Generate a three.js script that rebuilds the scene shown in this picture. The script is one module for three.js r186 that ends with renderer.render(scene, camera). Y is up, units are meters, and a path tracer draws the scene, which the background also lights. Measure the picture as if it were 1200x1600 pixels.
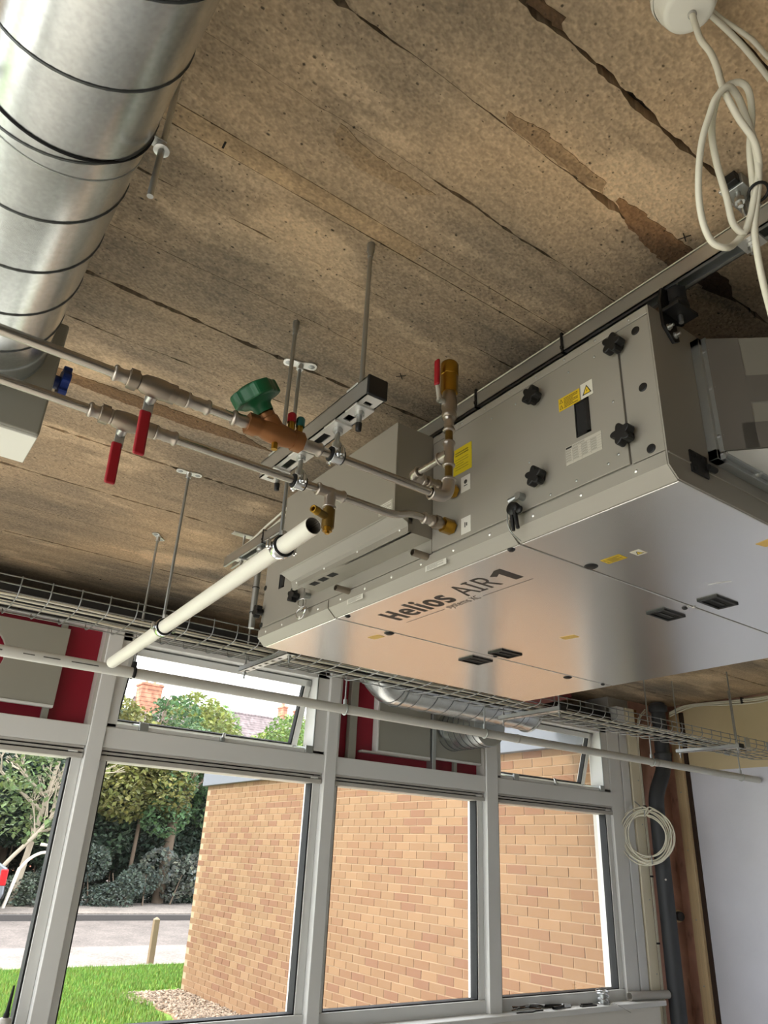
import * as THREE from 'three';
import { RoundedBoxGeometry } from 'three/addons/geometries/RoundedBoxGeometry.js';
import { mergeGeometries } from 'three/addons/utils/BufferGeometryUtils.js';
import { TextGeometry } from 'three/addons/geometries/TextGeometry.js';
import { FontLoader } from 'three/addons/loaders/FontLoader.js';

// ------------------------------------------------------------------ camera, sky, exposure
const scene = new THREE.Scene();
const camera = new THREE.PerspectiveCamera(69.65, 0.75, 0.02, 300);
camera.position.set(0, 1.6, 0);
camera.rotation.set(0.4389, -0.6024, 0.04906, 'YXZ');
const renderer = new THREE.WebGLRenderer({ antialias: true });
renderer.toneMapping = THREE.LinearToneMapping;
renderer.toneMappingExposure = 5.4;
renderer.shadowMap.enabled = true;
{ // overcast sky, brighter towards the zenith
  const W = 64, H = 32, d = new Float32Array(W * H * 4);
  for (let y = 0; y < H; y++) {
    const e = ((y + 0.5) / H - 0.5) * Math.PI, s = Math.max(0, Math.sin(e)), L = 0.75 + 0.45 * s;
    for (let x = 0; x < W; x++) d.set([L * 0.97, L * 1.0, L * 1.04, 1], (y * W + x) * 4);
  }
  const t = new THREE.DataTexture(d, W, H, THREE.RGBAFormat, THREE.FloatType);
  t.mapping = THREE.EquirectangularReflectionMapping; t.magFilter = THREE.LinearFilter; t.needsUpdate = true;
  scene.background = t; scene.environment = t;
  scene.backgroundIntensity = 1.0; scene.environmentIntensity = 1.0;
}
// hazy sun behind cloud: broad and soft, from the left over the lawn
const sun = new THREE.DirectionalLight(0xfff2dd, 0.7);
sun.position.set(-14, 15, -13); sun.target.position.set(3, 0, -8); sun.shadow.radius = 24; sun.castShadow = true;
Object.assign(sun.shadow.camera, { left: -25, right: 25, top: 25, bottom: -25, near: 1, far: 80 });
scene.add(sun, sun.target);

// ------------------------------------------------------------------ helpers
let seed = 7;
const rnd = () => { seed = (seed + 0x6d2b79f5) | 0; let t = Math.imul(seed ^ (seed >>> 15), 1 | seed); t = (t + Math.imul(t ^ (t >>> 7), 61 | t)) ^ t; return ((t ^ (t >>> 14)) >>> 0) / 4294967296; };
const rr = (a, b) => a + (b - a) * rnd();
const V = (x, y, z) => new THREE.Vector3(x, y, z);
const used = new Map();
function numbered(n) { const k = used.get(n) ?? 0; used.set(n, k + 1); return k ? n + '_' + String(k).padStart(3, '0') : n; }
const groups = [];
function thing(name, label, category, group) {
  const g = new THREE.Group(); g.name = numbered(name); g.userData = { label, category };
  if (group) g.userData.group = group;
  scene.add(g); groups.push(g); return g;
}
function structure(name, label) {
  const g = new THREE.Group(); g.name = numbered(name); g.userData = { kind: 'structure' };
  if (label) g.userData.label = label;
  scene.add(g); return g;
}
function part(parent, name, geo, mat, label) {
  const m = new THREE.Mesh(Array.isArray(geo) ? merge(geo) : geo, mat); m.name = name;
  if (label) m.userData.label = label;
  parent.add(m); return m;
}
function merge(list) {
  list = list.map((g) => { const q = g.index ? g.toNonIndexed() : g; for (const k of Object.keys(q.attributes)) if (!['position', 'normal', 'uv'].includes(k)) q.deleteAttribute(k); return q; });
  return mergeGeometries(list);
}
function settle(g) { // put the group's origin at its base
  g.updateMatrixWorld(true);
  const b = new THREE.Box3().setFromObject(g), c = V((b.min.x + b.max.x) / 2, b.min.y, (b.min.z + b.max.z) / 2);
  for (const k of g.children) k.position.sub(c);
  g.position.copy(c);
}
function box(x0, x1, y0, y1, z0, z1) {
  const g = new THREE.BoxGeometry(x1 - x0, y1 - y0, z1 - z0); boxUV(g, x1 - x0, y1 - y0, z1 - z0);
  return g.translate((x0 + x1) / 2, (y0 + y1) / 2, (z0 + z1) / 2);
}
function boxUV(g, sx, sy, sz) { // uv in metres
  const u = g.attributes.uv, s = [[sz, sy], [sz, sy], [sx, sz], [sx, sz], [sx, sy], [sx, sy]];
  for (let f = 0; f < 6; f++) for (let i = 0; i < 4; i++) u.setXY(f * 4 + i, u.getX(f * 4 + i) * s[f][0], u.getY(f * 4 + i) * s[f][1]);
}
function rbox(x0, x1, y0, y1, z0, z1, r = 0.004) {
  return new RoundedBoxGeometry(x1 - x0, y1 - y0, z1 - z0, 2, r).translate((x0 + x1) / 2, (y0 + y1) / 2, (z0 + z1) / 2);
}
const UP = V(0, 1, 0);
function aim(g, p, dir) { g.applyQuaternion(new THREE.Quaternion().setFromUnitVectors(UP, dir.clone().normalize())); return g.translate(p.x, p.y, p.z); }
function rod(a, b, r, seg = 12, r2 = r) {
  const d = b.clone().sub(a), L = d.length(), g = new THREE.CylinderGeometry(r2, r, L, seg, 1), u = g.attributes.uv;
  for (let i = 0; i < u.count; i++) u.setXY(i, u.getX(i) * r * 6.28, u.getY(i) * L);
  g.translate(0, L / 2, 0); return aim(g, a, d);
}
function lathe(profile, p, dir, seg = 24) { return aim(new THREE.LatheGeometry(profile.map(([r, y]) => new THREE.Vector2(r, y)), seg), p, dir); }
function hex(p, dir, r, h) { return aim(new THREE.CylinderGeometry(r, r, h, 6).translate(0, h / 2, 0), p, dir); }
function ring(p, dir, R, r, seg = 32) { return aim(new THREE.TorusGeometry(R, r, 8, seg).rotateX(Math.PI / 2), p, dir); }
function tube(pts, r, n = 40, seg = 10, tension) {
  const c = new THREE.CatmullRomCurve3(pts.map((p) => (p.isVector3 ? p : V(...p))), false, tension ? 'catmullrom' : 'centripetal', tension);
  return new THREE.TubeGeometry(c, n, r, seg, false);
}
function extrude(pts, depth, holes = [], bevel = 0) { // outline in xy, extruded along +z
  const s = new THREE.Shape(pts.map(([x, y]) => new THREE.Vector2(x, y)));
  for (const h of holes) s.holes.push(new THREE.Path(h.map(([x, y]) => new THREE.Vector2(x, y))));
  return new THREE.ExtrudeGeometry(s, { depth, bevelEnabled: bevel > 0, bevelSize: bevel, bevelThickness: bevel, bevelSegments: 2, steps: 1, curveSegments: 10 });
}
function basis(g, x, y, z, o) { return g.applyMatrix4(new THREE.Matrix4().makeBasis(x, y, z).setPosition(o)); }
const X = V(1, 0, 0), Y = V(0, 1, 0), Z = V(0, 0, 1), NX = V(-1, 0, 0), NY = V(0, -1, 0), NZ = V(0, 0, -1);
const smooth = (a, b, x) => { const t = Math.min(1, Math.max(0, (x - a) / (b - a))); return t * t * (3 - 2 * t); };
function hash(i, j, s) { let h = Math.imul(i, 374761393) + Math.imul(j, 668265263) + Math.imul(s, 974634777); h = Math.imul(h ^ (h >>> 13), 1274126177); return ((h ^ (h >>> 16)) >>> 0) / 4294967296; }
function vnoise(x, y, px, py, s) { // periodic value noise
  const i = Math.floor(x), j = Math.floor(y), fx = x - i, fy = y - j, u = fx * fx * (3 - 2 * fx), v = fy * fy * (3 - 2 * fy);
  const m = (a, n) => ((a % n) + n) % n, i0 = m(i, px), i1 = m(i + 1, px), j0 = m(j, py), j1 = m(j + 1, py);
  return (hash(i0, j0, s) * (1 - u) + hash(i1, j0, s) * u) * (1 - v) + (hash(i0, j1, s) * (1 - u) + hash(i1, j1, s) * u) * v;
}
function fbm(u, v, fx, fy, oct, s) { let a = 0, w = 0.5, t = 0; for (let o = 0; o < oct; o++) { a += w * vnoise(u * fx, v * fy, fx, fy, s + o); t += w; w *= 0.55; fx *= 2; fy *= 2; } return a / t; }
function texture(size, fn, srgb = true, metres = 1) { // fn(u, v) -> [r, g, b] 0..255
  const d = new Uint8Array(size * size * 4);
  for (let y = 0; y < size; y++) for (let x = 0; x < size; x++) { const c = fn(x / size, y / size); d.set([c[0], c[1], c[2], 255], (y * size + x) * 4); }
  const t = new THREE.DataTexture(d, size, size); t.wrapS = t.wrapT = THREE.RepeatWrapping; t.magFilter = THREE.LinearFilter; t.minFilter = THREE.LinearMipmapLinearFilter; t.generateMipmaps = true;
  if (srgb) t.colorSpace = THREE.SRGBColorSpace;
  t.repeat.set(1 / metres, 1 / metres); t.needsUpdate = true; return t;
}
function canvasTex(w, h, draw) {
  const c = document.createElement('canvas'); c.width = w; c.height = h; draw(c.getContext('2d'), w, h);
  const t = new THREE.CanvasTexture(c); t.colorSpace = THREE.SRGBColorSpace; return t;
}
const std = (color, roughness = 0.6, metalness = 0, extra = {}) => new THREE.MeshStandardMaterial({ color, roughness, metalness, ...extra });
const clampB = (x) => Math.max(0, Math.min(255, x));

// ------------------------------------------------------------------ textures and materials
// board-marked concrete: grain along u, pits, stains (2.6 m square)
const CS = 2048, CM = 2.6, pits = new Float32Array(CS * CS);
{
  const s0 = seed; seed = 99;
  for (let i = 0; i < 10000; i++) {
    const u = rnd(), v = rnd(), r = (rnd() < 0.8 ? rr(0.0006, 0.0013) : rr(0.001, 0.0024)) / CM * 1.3, dpt = rr(0.35, 1); if (fbm(u, v, 9, 9, 2, 31) < 0.5 && rnd() < 0.8) continue;
    const R = Math.ceil(r * CS * 1.5), k = rr(0.6, 1.3);
    for (let j = -R; j <= R; j++) for (let i2 = -R; i2 <= R; i2++) {
      const q = Math.hypot(i2 * k, j * 1.2) / (r * CS); if (q > 1) continue;
      const a = (Math.round(u * CS) + i2 + CS) % CS, b = (Math.round(v * CS) + j + CS) % CS; pits[b * CS + a] = Math.max(pits[b * CS + a], dpt * (1 - q * q * 0.6));
    }
  }
  seed = s0;
}
const cCol = new Uint8Array(CS * CS * 4), cBump = new Uint8Array(CS * CS * 4);
for (let y = 0; y < CS; y++) for (let x = 0; x < CS; x++) {
  const u = x / CS, v = y / CS, o = (y * CS + x) * 4, grain = fbm(u, v, 5, 90, 4, 3) - 0.5, blotch = fbm(u, v, 6, 12, 3, 11) - 0.5, big = fbm(u, v, 3, 4, 2, 13) - 0.5, fine = fbm(u, v, 420, 600, 2, 17) - 0.5, mid = fbm(u, v, 60, 110, 2, 19) - 0.5, pale = smooth(0.55, 0.66, fbm(u, v, 5, 14, 6, 47)), p = pits[y * CS + x];
  const k = (1 + grain * 0.2 + blotch * 0.5 + big * 0.4 + fine * 0.34 + mid * 0.05 + pale * 0.18) * (1 - 0.66 * p), h = clampB((0.6 + grain * 0.25 + fine * 0.4 - p * 0.5) * 255), w = blotch * 8 + big * 8;
  cCol.set([clampB(157 * k), clampB(138 * k - w), clampB(113 * k - w * 2), 255], o); cBump.set([h, h, h, 255], o);
}
const dataTex = (d, size, metres, srgb) => { const t = new THREE.DataTexture(d, size, size); t.wrapS = t.wrapT = THREE.RepeatWrapping; t.magFilter = THREE.LinearFilter; if (srgb) t.colorSpace = THREE.SRGBColorSpace; t.repeat.set(1 / metres, 1 / metres); t.needsUpdate = true; return t; };
const concreteMap = dataTex(cCol, CS, CM, true), concreteBump = dataTex(cBump, CS, CM, false);
const M = {};
M.concrete = std(0xffffff, 0.95, 0, { map: concreteMap, bumpMap: concreteBump, bumpScale: 0.004 });
M.concreteWarm = std(0xf8f0e6, 0.95, 0, { map: concreteMap, bumpMap: concreteBump, bumpScale: 0.004 });
M.concretePale = std(0xfffaf0, 0.95, 0, { map: concreteMap, bumpMap: concreteBump, bumpScale: 0.003 });
M.slab = std(0x2c241b, 1, 0, { bumpMap: concreteBump, bumpScale: 0.006 });
const spangle = texture(512, (u, v) => { // zinc spangle
  const k = 226 + 22 * (fbm(u, v, 70, 70, 2, 5) - 0.5) + 12 * (fbm(u, v, 9, 9, 3, 8) - 0.5); return [k, k * 1.005, k * 1.01];
}, true, 0.35);
const spangleRough = texture(256, (u, v) => { const k = 78 + 60 * (fbm(u, v, 24, 24, 3, 21) - 0.5); return [k, k, k]; }, false, 0.35);
M.galv = std(0xdfe2e1, 0.9, 0.95, { map: spangle, roughnessMap: spangleRough });
M.galvStrut = std(0xbfc2c0, 0.38, 0.9);
M.duct = std(0xe2e5e4, 0.27, 0.95, { map: spangle });
M.ductSeam = std(0x5d6060, 0.45, 0.9);
M.galvDull = std(0xb4b8b6, 0.42, 0.9);
M.zinc = std(0xc6c8c6, 0.3, 0.95);
M.zincPlate = std(0xe6e6e2, 0.35, 0.75);
M.rodSteel = std(0xacb0b0, 0.36, 0.9);
M.steelPipe = std(0xbcb6ad, 0.24, 0.95);
M.pressFitting = std(0xb3aba2, 0.28, 0.92);
M.valveNickel = std(0x9c9184, 0.34, 0.88);
M.chrome = std(0xd8dadb, 0.16, 1);
M.brass = std(0xa9822f, 0.32, 0.95);
M.brassDark = std(0x7d6535, 0.42, 0.9);
M.bronze = std(0x94653f, 0.48, 0.7);
M.redGrip = std(0x9b0a1c, 0.5);
M.greenPlastic = std(0x07532f, 0.42);
M.bluePlastic = std(0x0a2c78, 0.4);
M.black = std(0x0b0b0c, 0.5);
M.rubber = std(0x111112, 0.85);
M.dark = std(0x141414, 0.8);
const brushed = texture(512, (u, v) => { const k = 205 + 16 * (fbm(u, v, 3, 4, 3, 43) - 0.5); return [k, k, k]; }, false, 0.8);
M.bottomMetal = std(0xeae9e6, 0.34, 0.92, { roughnessMap: brushed }); M.bottomMetal.roughness = 0.3;
M.greyPaint = std(0x98948a, 0.42, 0.12);
M.greyPaintLight = std(0xa09c92, 0.4, 0.12);
M.boxPaint = std(0x99958a, 0.36, 0.15);
M.foil = std(0x918f86, 0.5, 0.3);
M.foilTape = std(0x74716b, 0.5, 0.35);
M.whitePlastic = std(0xe4e2d6, 0.42);
M.whiteCable = std(0xdedac8, 0.5);
M.whiteFrame = std(0xd9dad7, 0.45);
M.frameGrey = std(0xb4b1aa, 0.5);
M.gasket = std(0x16181a, 0.7);
M.paneGlass = new THREE.MeshPhysicalMaterial({ color: 0xffffff, roughness: 0.02, transmission: 1, thickness: 0, ior: 1.5 });
M.redPanel = std(0x8d1029, 0.45);
M.plateGrey = std(0x9c9b90, 0.5, 0.2);
const plasterTex = texture(512, (u, v) => { const k = 1 + 0.1 * (fbm(u, v, 4, 4, 5, 71) - 0.5); return [232 * k, 233 * k, 238 * k].map(clampB); }, true, 2);
M.plaster = std(0xf6f7fc, 0.85, 0, { map: plasterTex });
M.creamPlaster = std(0xe6d3a6, 0.9, 0, { map: plasterTex });
const pinkTex = texture(512, (u, v) => { const a = fbm(u, v, 5, 5, 5, 81), b = smooth(0.55, 0.65, fbm(u, v, 7, 3, 4, 85)); return [202 + 70 * (a - 0.5) - 40 * b, 158 + 60 * (a - 0.5) - 34 * b, 138 + 54 * (a - 0.5) - 28 * b].map(clampB); }, true, 0.9);
M.pinkPlaster = std(0xffffff, 0.95, 0, { map: pinkTex, bumpMap: pinkTex, bumpScale: 0.006 });
const woodTex = (r, g, b, s) => texture(256, (u, v) => { const k = 1 + 0.35 * (fbm(u, v, 40, 3, 4, s) - 0.5); return [r * k, g * k, b * k].map(clampB); }, true, 0.4);
M.timber = std(0xffffff, 0.8, 0, { map: woodTex(214, 190, 148, 91) });
M.brownWood = std(0xffffff, 0.75, 0, { map: woodTex(132, 88, 46, 95) });
M.creamBoard = std(0xe4dcc2, 0.6);
M.soilPipe = std(0x3d4044, 0.55);
M.screed = std(0xdcd9d0, 0.9);
M.inner = std(0xdedbd2, 0.9);

// ------------------------------------------------------------------ room shell
const X0 = -2.4, X1 = 5.34, ZW = -3.65, ZB = 3.4, YC = 2.8;
{ const f = structure('floor'); part(f, 'screed', box(X0, X1 + 0.3, -0.15, 0, ZW - 0.1, ZB), M.screed); }
{
  const c = structure('ceiling');
  part(c, 'slab', box(X0 - 0.3, X1 + 0.4, YC + 0.03, YC + 0.3, ZW - 0.7, ZB + 0.3), M.slab);
  // boards: [z of joint, gap at that joint as a function of x]
  const crack = (s, thr, w, w0 = 0.00025) => (x) => { const n = fbm((x + 4) / 10 % 1, s * 0.137 % 1, 34, 3, 3, 7 + s), m = fbm((x + 4) / 10 % 1, s * 0.31 % 1, 420, 3, 2, 70 + s); return (thr > 0.3 ? 0.00002 : w0) + w * smooth(thr, thr + 0.16, n) * Math.max(0, 2.6 * m - 0.55); };
  const J = [[-4.1, 1, 0.001], [-3.69, 0.1, 0.008], [-3.34, 0.1, 0.012], [-3.01, 0.55, 0.004], [-2.664, 0.2, 0.011], [-2.48, 0.62, 0.003], [-2.293, 0.15, 0.012], [-2.1, 0.7, 0.002], [-1.93, 0.55, 0.004], [-1.69, 0.42, 0.005], [-1.5, 0.12, 0.011], [-1.32, 0.62, 0.004], [-1.14, 0.46, 0.006], [-1.003, 0.2, 0.0016], [-0.958, 0.2, 0.0012], [-0.806, 0.47, 0.006], [-0.636, 0.4, 0.012], [-0.466, 0.1, 0.0105], [-0.3, 0.5, 0.005], [-0.13, 0.5, 0.006], [0.06, 0.5, 0.006], [0.25, 0.5, 0.006], [0.75, 0.5, 0.006], [1.5, 0.5, 0.006], [ZB, 1, 0]];
  const gaps = J.map(([z, thr, w], i) => crack(i * 3 + 1, thr, w));
  for (let i = 0; i + 1 < J.length; i++) {
    const za = J[i][0], zb = J[i + 1][0], strip = i === 13, rowY = rr(-0.0002, 0.0002);
    const cuts = [X0]; let x = X0 + rr(0.6, 2); while (x < X1 - 0.6) { cuts.push(x); x += rr(1.5, 2.8); } cuts.push(X1);
    if (strip) cuts.splice(0, 99, X0, 0.735, X1);
    for (let k = 0; k + 1 < cuts.length; k++) {
      const ca = cuts[k] + 0.0001, cb = cuts[k + 1] - 0.0001, n = Math.max(4, Math.ceil((cb - ca) / 0.013)), y = YC + rowY + rr(-0.0001, 0.0001), P = [], N = [], U = [], I = [], ou = 0, ov = 0;
      const wob = (x, j) => (fbm((x + 4) / 10 % 1, j * 0.173 % 1, 60, 3, 5, 200 + j) - 0.5) * 0.016 * (J[j][1] > 0.19 && J[j][2] < 0.002 ? 0.15 : 1);
      for (let s = 0; s <= n; s++) {
        const xx = ca + (cb - ca) * s / n, a = za + wob(xx, i) + gaps[i](xx) / 2, b = zb + wob(xx, i + 1) - gaps[i + 1](xx) / 2, q = 0.00025;
        for (const [zz, yy] of [[a, YC + 0.031], [a + 0.0004, y + q], [a + q, y], [b - q, y], [b - 0.0004, y + q], [b, YC + 0.031]]) { P.push(xx, yy, zz); U.push(xx + ou, zz + ov); }
      }
      for (let s = 0; s < n; s++) for (let r = 0; r < 5; r++) { const o = s * 6 + r; I.push(o, o + 6, o + 1, o + 1, o + 6, o + 7); }
      for (const s of [0, n]) { const o = s * 6; const f = [o, o + 1, o + 2, o, o + 2, o + 3, o, o + 3, o + 5, o + 3, o + 4, o + 5]; I.push(...(s ? f : f.reverse())); }
      const g = new THREE.BufferGeometry(); g.setAttribute('position', new THREE.Float32BufferAttribute(P, 3)); g.setAttribute('uv', new THREE.Float32BufferAttribute(U, 2)); g.setIndex(I); const flat = g.toNonIndexed(); flat.computeVertexNormals();
      part(c, 'board', flat, strip && k === 0 ? M.concretePale : M.concrete);
    }
  }
  // stained and patched places; the last strip paints in the shadow behind the pipes
  const patch = (pts, s, mat, label) => { const P = []; for (let k = 0; k < pts.length; k++) { const [ax, az] = pts[k], [bx, bz] = pts[(k + 1) % pts.length], n = Math.max(2, Math.round(Math.hypot(bx - ax, bz - az) / 0.012)); for (let j = 0; j < n; j++) { const q = j / n, w = (fbm((k * 7 + j) * 0.137 % 1, s * 0.21 % 1, 16, 4, 3, 300 + s) - 0.5) * 0.022; P.push([ax + (bx - ax) * q + w, -(az + (bz - az) * q + w * 0.6)]); } }
    const g = extrude(P, 0.0014).rotateX(-Math.PI / 2).translate(0, YC - 0.0012, 0), u = g.attributes.uv, p = g.attributes.position; for (let k = 0; k < u.count; k++) u.setXY(k, p.getX(k), p.getZ(k)); part(c, 'ceiling_patch', g, mat, label); };
  const tint = (h) => std(h, 0.95, 0, { map: concreteMap, bumpMap: concreteBump, bumpScale: 0.006 });
  patch([[0.945, -0.615], [1.0, -0.608], [1.19, -0.606], [1.19, -0.668], [1.08, -0.66], [0.97, -0.636]], 1, tint(0xb59d86), 'dark brown stained strip'); patch([[1.2, -0.615], [1.32, -0.61], [1.4, -0.64], [1.3, -0.66], [1.21, -0.65]], 2, tint(0x5e4a3c), 'dark rusty patch behind the strut');
  patch([[0.64, -0.615], [0.72, -0.6], [0.9, -0.606], [0.915, -0.63], [0.8, -0.632], [0.66, -0.632]], 3, tint(0xcfc6bb), 'paler grey strip of filler'); patch([[0.52, -0.45], [0.6, -0.445], [0.61, -0.462], [0.53, -0.464]], 4, tint(0x8a7866)); patch([[0.42, -0.815], [0.52, -0.83], [0.66, -0.83], [0.62, -0.86], [0.5, -0.875], [0.43, -0.85]], 5, tint(0xf4efe6)); patch([[0.1, -1.94], [0.75, -1.93], [0.9, -1.97], [0.6, -2.0], [0.12, -1.985]], 6, tint(0xb9a68f));
  // pencil crosses and a tick left by the fitters
  const mark = std(0x1c1713, 0.9), cross = (x, z, a, L = 0.02) => [0, Math.PI / 2].map((t) => new THREE.BoxGeometry(L, 0.0006, 0.0022).rotateY(a + t).translate(x, YC - 0.0022, z));
  part(c, 'pencil_cross', cross(1.135, -0.595, 0.4, 0.026), mark, 'black pencil cross beside the strut'); part(c, 'pencil_cross', cross(0.97, -1.36, 0.7, 0.028), mark, 'black pencil cross beside the control box');
  part(c, 'pencil_tick', new THREE.BoxGeometry(0.016, 0.0008, 0.004).rotateY(1.5).translate(0.272, YC - 0.0025, -0.985), mark);
}
// side and back walls (out of frame but for the right one)
{ const w = structure('wall_back'); part(w, 'plaster_face', box(X0, X1, 0, YC, ZB, ZB + 0.2), std(0x77736b, 0.9)); }
{ // left wall: tall glazing over a low wall, like the window wall
  const w = structure('wall_left'); part(w, 'lower_wall', box(X0 - 0.2, X0, 0, 0.45, ZW, ZB), M.inner); part(w, 'upper_wall', box(X0 - 0.2, X0, 2.68, YC + 0.02, ZW, ZB), M.inner);
  part(w, 'solid_wall', box(X0 - 0.2, X0, 0.45, 2.68, 0.5, ZB), M.inner);
  for (const z of [-3.6, -2.2, -0.8, 0.5]) part(w, 'mullion', box(X0 - 0.12, X0, 0.45, 2.68, z - 0.04, z + 0.04), M.whiteFrame);
}
{
  const w = structure('wall_right');
  part(w, 'plasterboard', box(X1, X1 + 0.03, 0, 2.3, -3.47, ZB), M.plaster, 'white skimmed plasterboard');
  part(w, 'cream_plaster', box(X1 + 0.004, X1 + 0.03, 2.3, YC - 0.012, -3.47, ZB), M.creamPlaster, 'old cream plaster above the new board');
  part(w, 'masonry', box(X1 + 0.03, X1 + 0.3, 0, YC + 0.02, ZW - 0.3, ZB), M.pinkPlaster);
  part(w, 'bare_plaster', box(X1 + 0.006, X1 + 0.03, 0, YC - 0.03, -3.7, -3.47), M.pinkPlaster, 'bare pink brown plaster');
}
// ------------------------------------------------------------------ window wall
const mull = [[-2.395, -2.33], [-1.535, -1.465], [-0.305, -0.235], [0.91, 0.98], [2.165, 2.235], [3.345, 3.44]];
const zi = -3.6, zo = -3.72; // inner faces of the frame, outer face
{
  const w = structure('wall_window');
  part(w, 'apron_wall', box(X0 - 0.2, 4.80, 0, 0.815, ZW - 0.25, -3.55), M.inner);
  part(w, 'head_shade_strip', box(X0 - 0.2, 4.76, 2.59, 2.675, -3.75, -3.665), std(0x2b2a28, 0.9), 'dark strip standing in for the shaded gap above the window head');  // dark strip paints in the shadow gap over the head rail
  part(w, 'recess_wall', box(X0 - 0.2, 4.76, 2.6, YC + 0.02, -4.3, -4.1), M.inner); part(w, 'recess_soffit', box(X0 - 0.2, 4.76, 2.6, 2.62, -4.1, -3.72), M.frameGrey);
  part(w, 'head_rail', box(X0 - 0.2, 4.70, 2.55, 2.59, zo, zi), M.frameGrey);
  part(w, 'bare_plaster', box(4.935, X1 + 0.006, 0, YC, ZW - 0.25, ZW - 0.02), M.pinkPlaster, 'pink brown bare plaster behind the soil pipe');
  part(w, 'outer_jamb', box(4.70, 4.935, 0, YC, ZW - 0.25, ZW - 0.03), M.frameGrey);
}
{
  const s = structure('window_sill'); part(s, 'sill_board', rbox(X0, 4.83, 0.815, 0.845, -3.66, -3.515, 0.005), M.whiteFrame);
}
mull.forEach(([a, b], i) => { const m = structure('trim_' + (i + 1)); part(m, 'mullion', rbox(a, b, 0.83, 2.56, zo - 0.01, zi + (i < 3 ? 0 : 0.012), 0.004), M.whiteFrame); });
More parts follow.
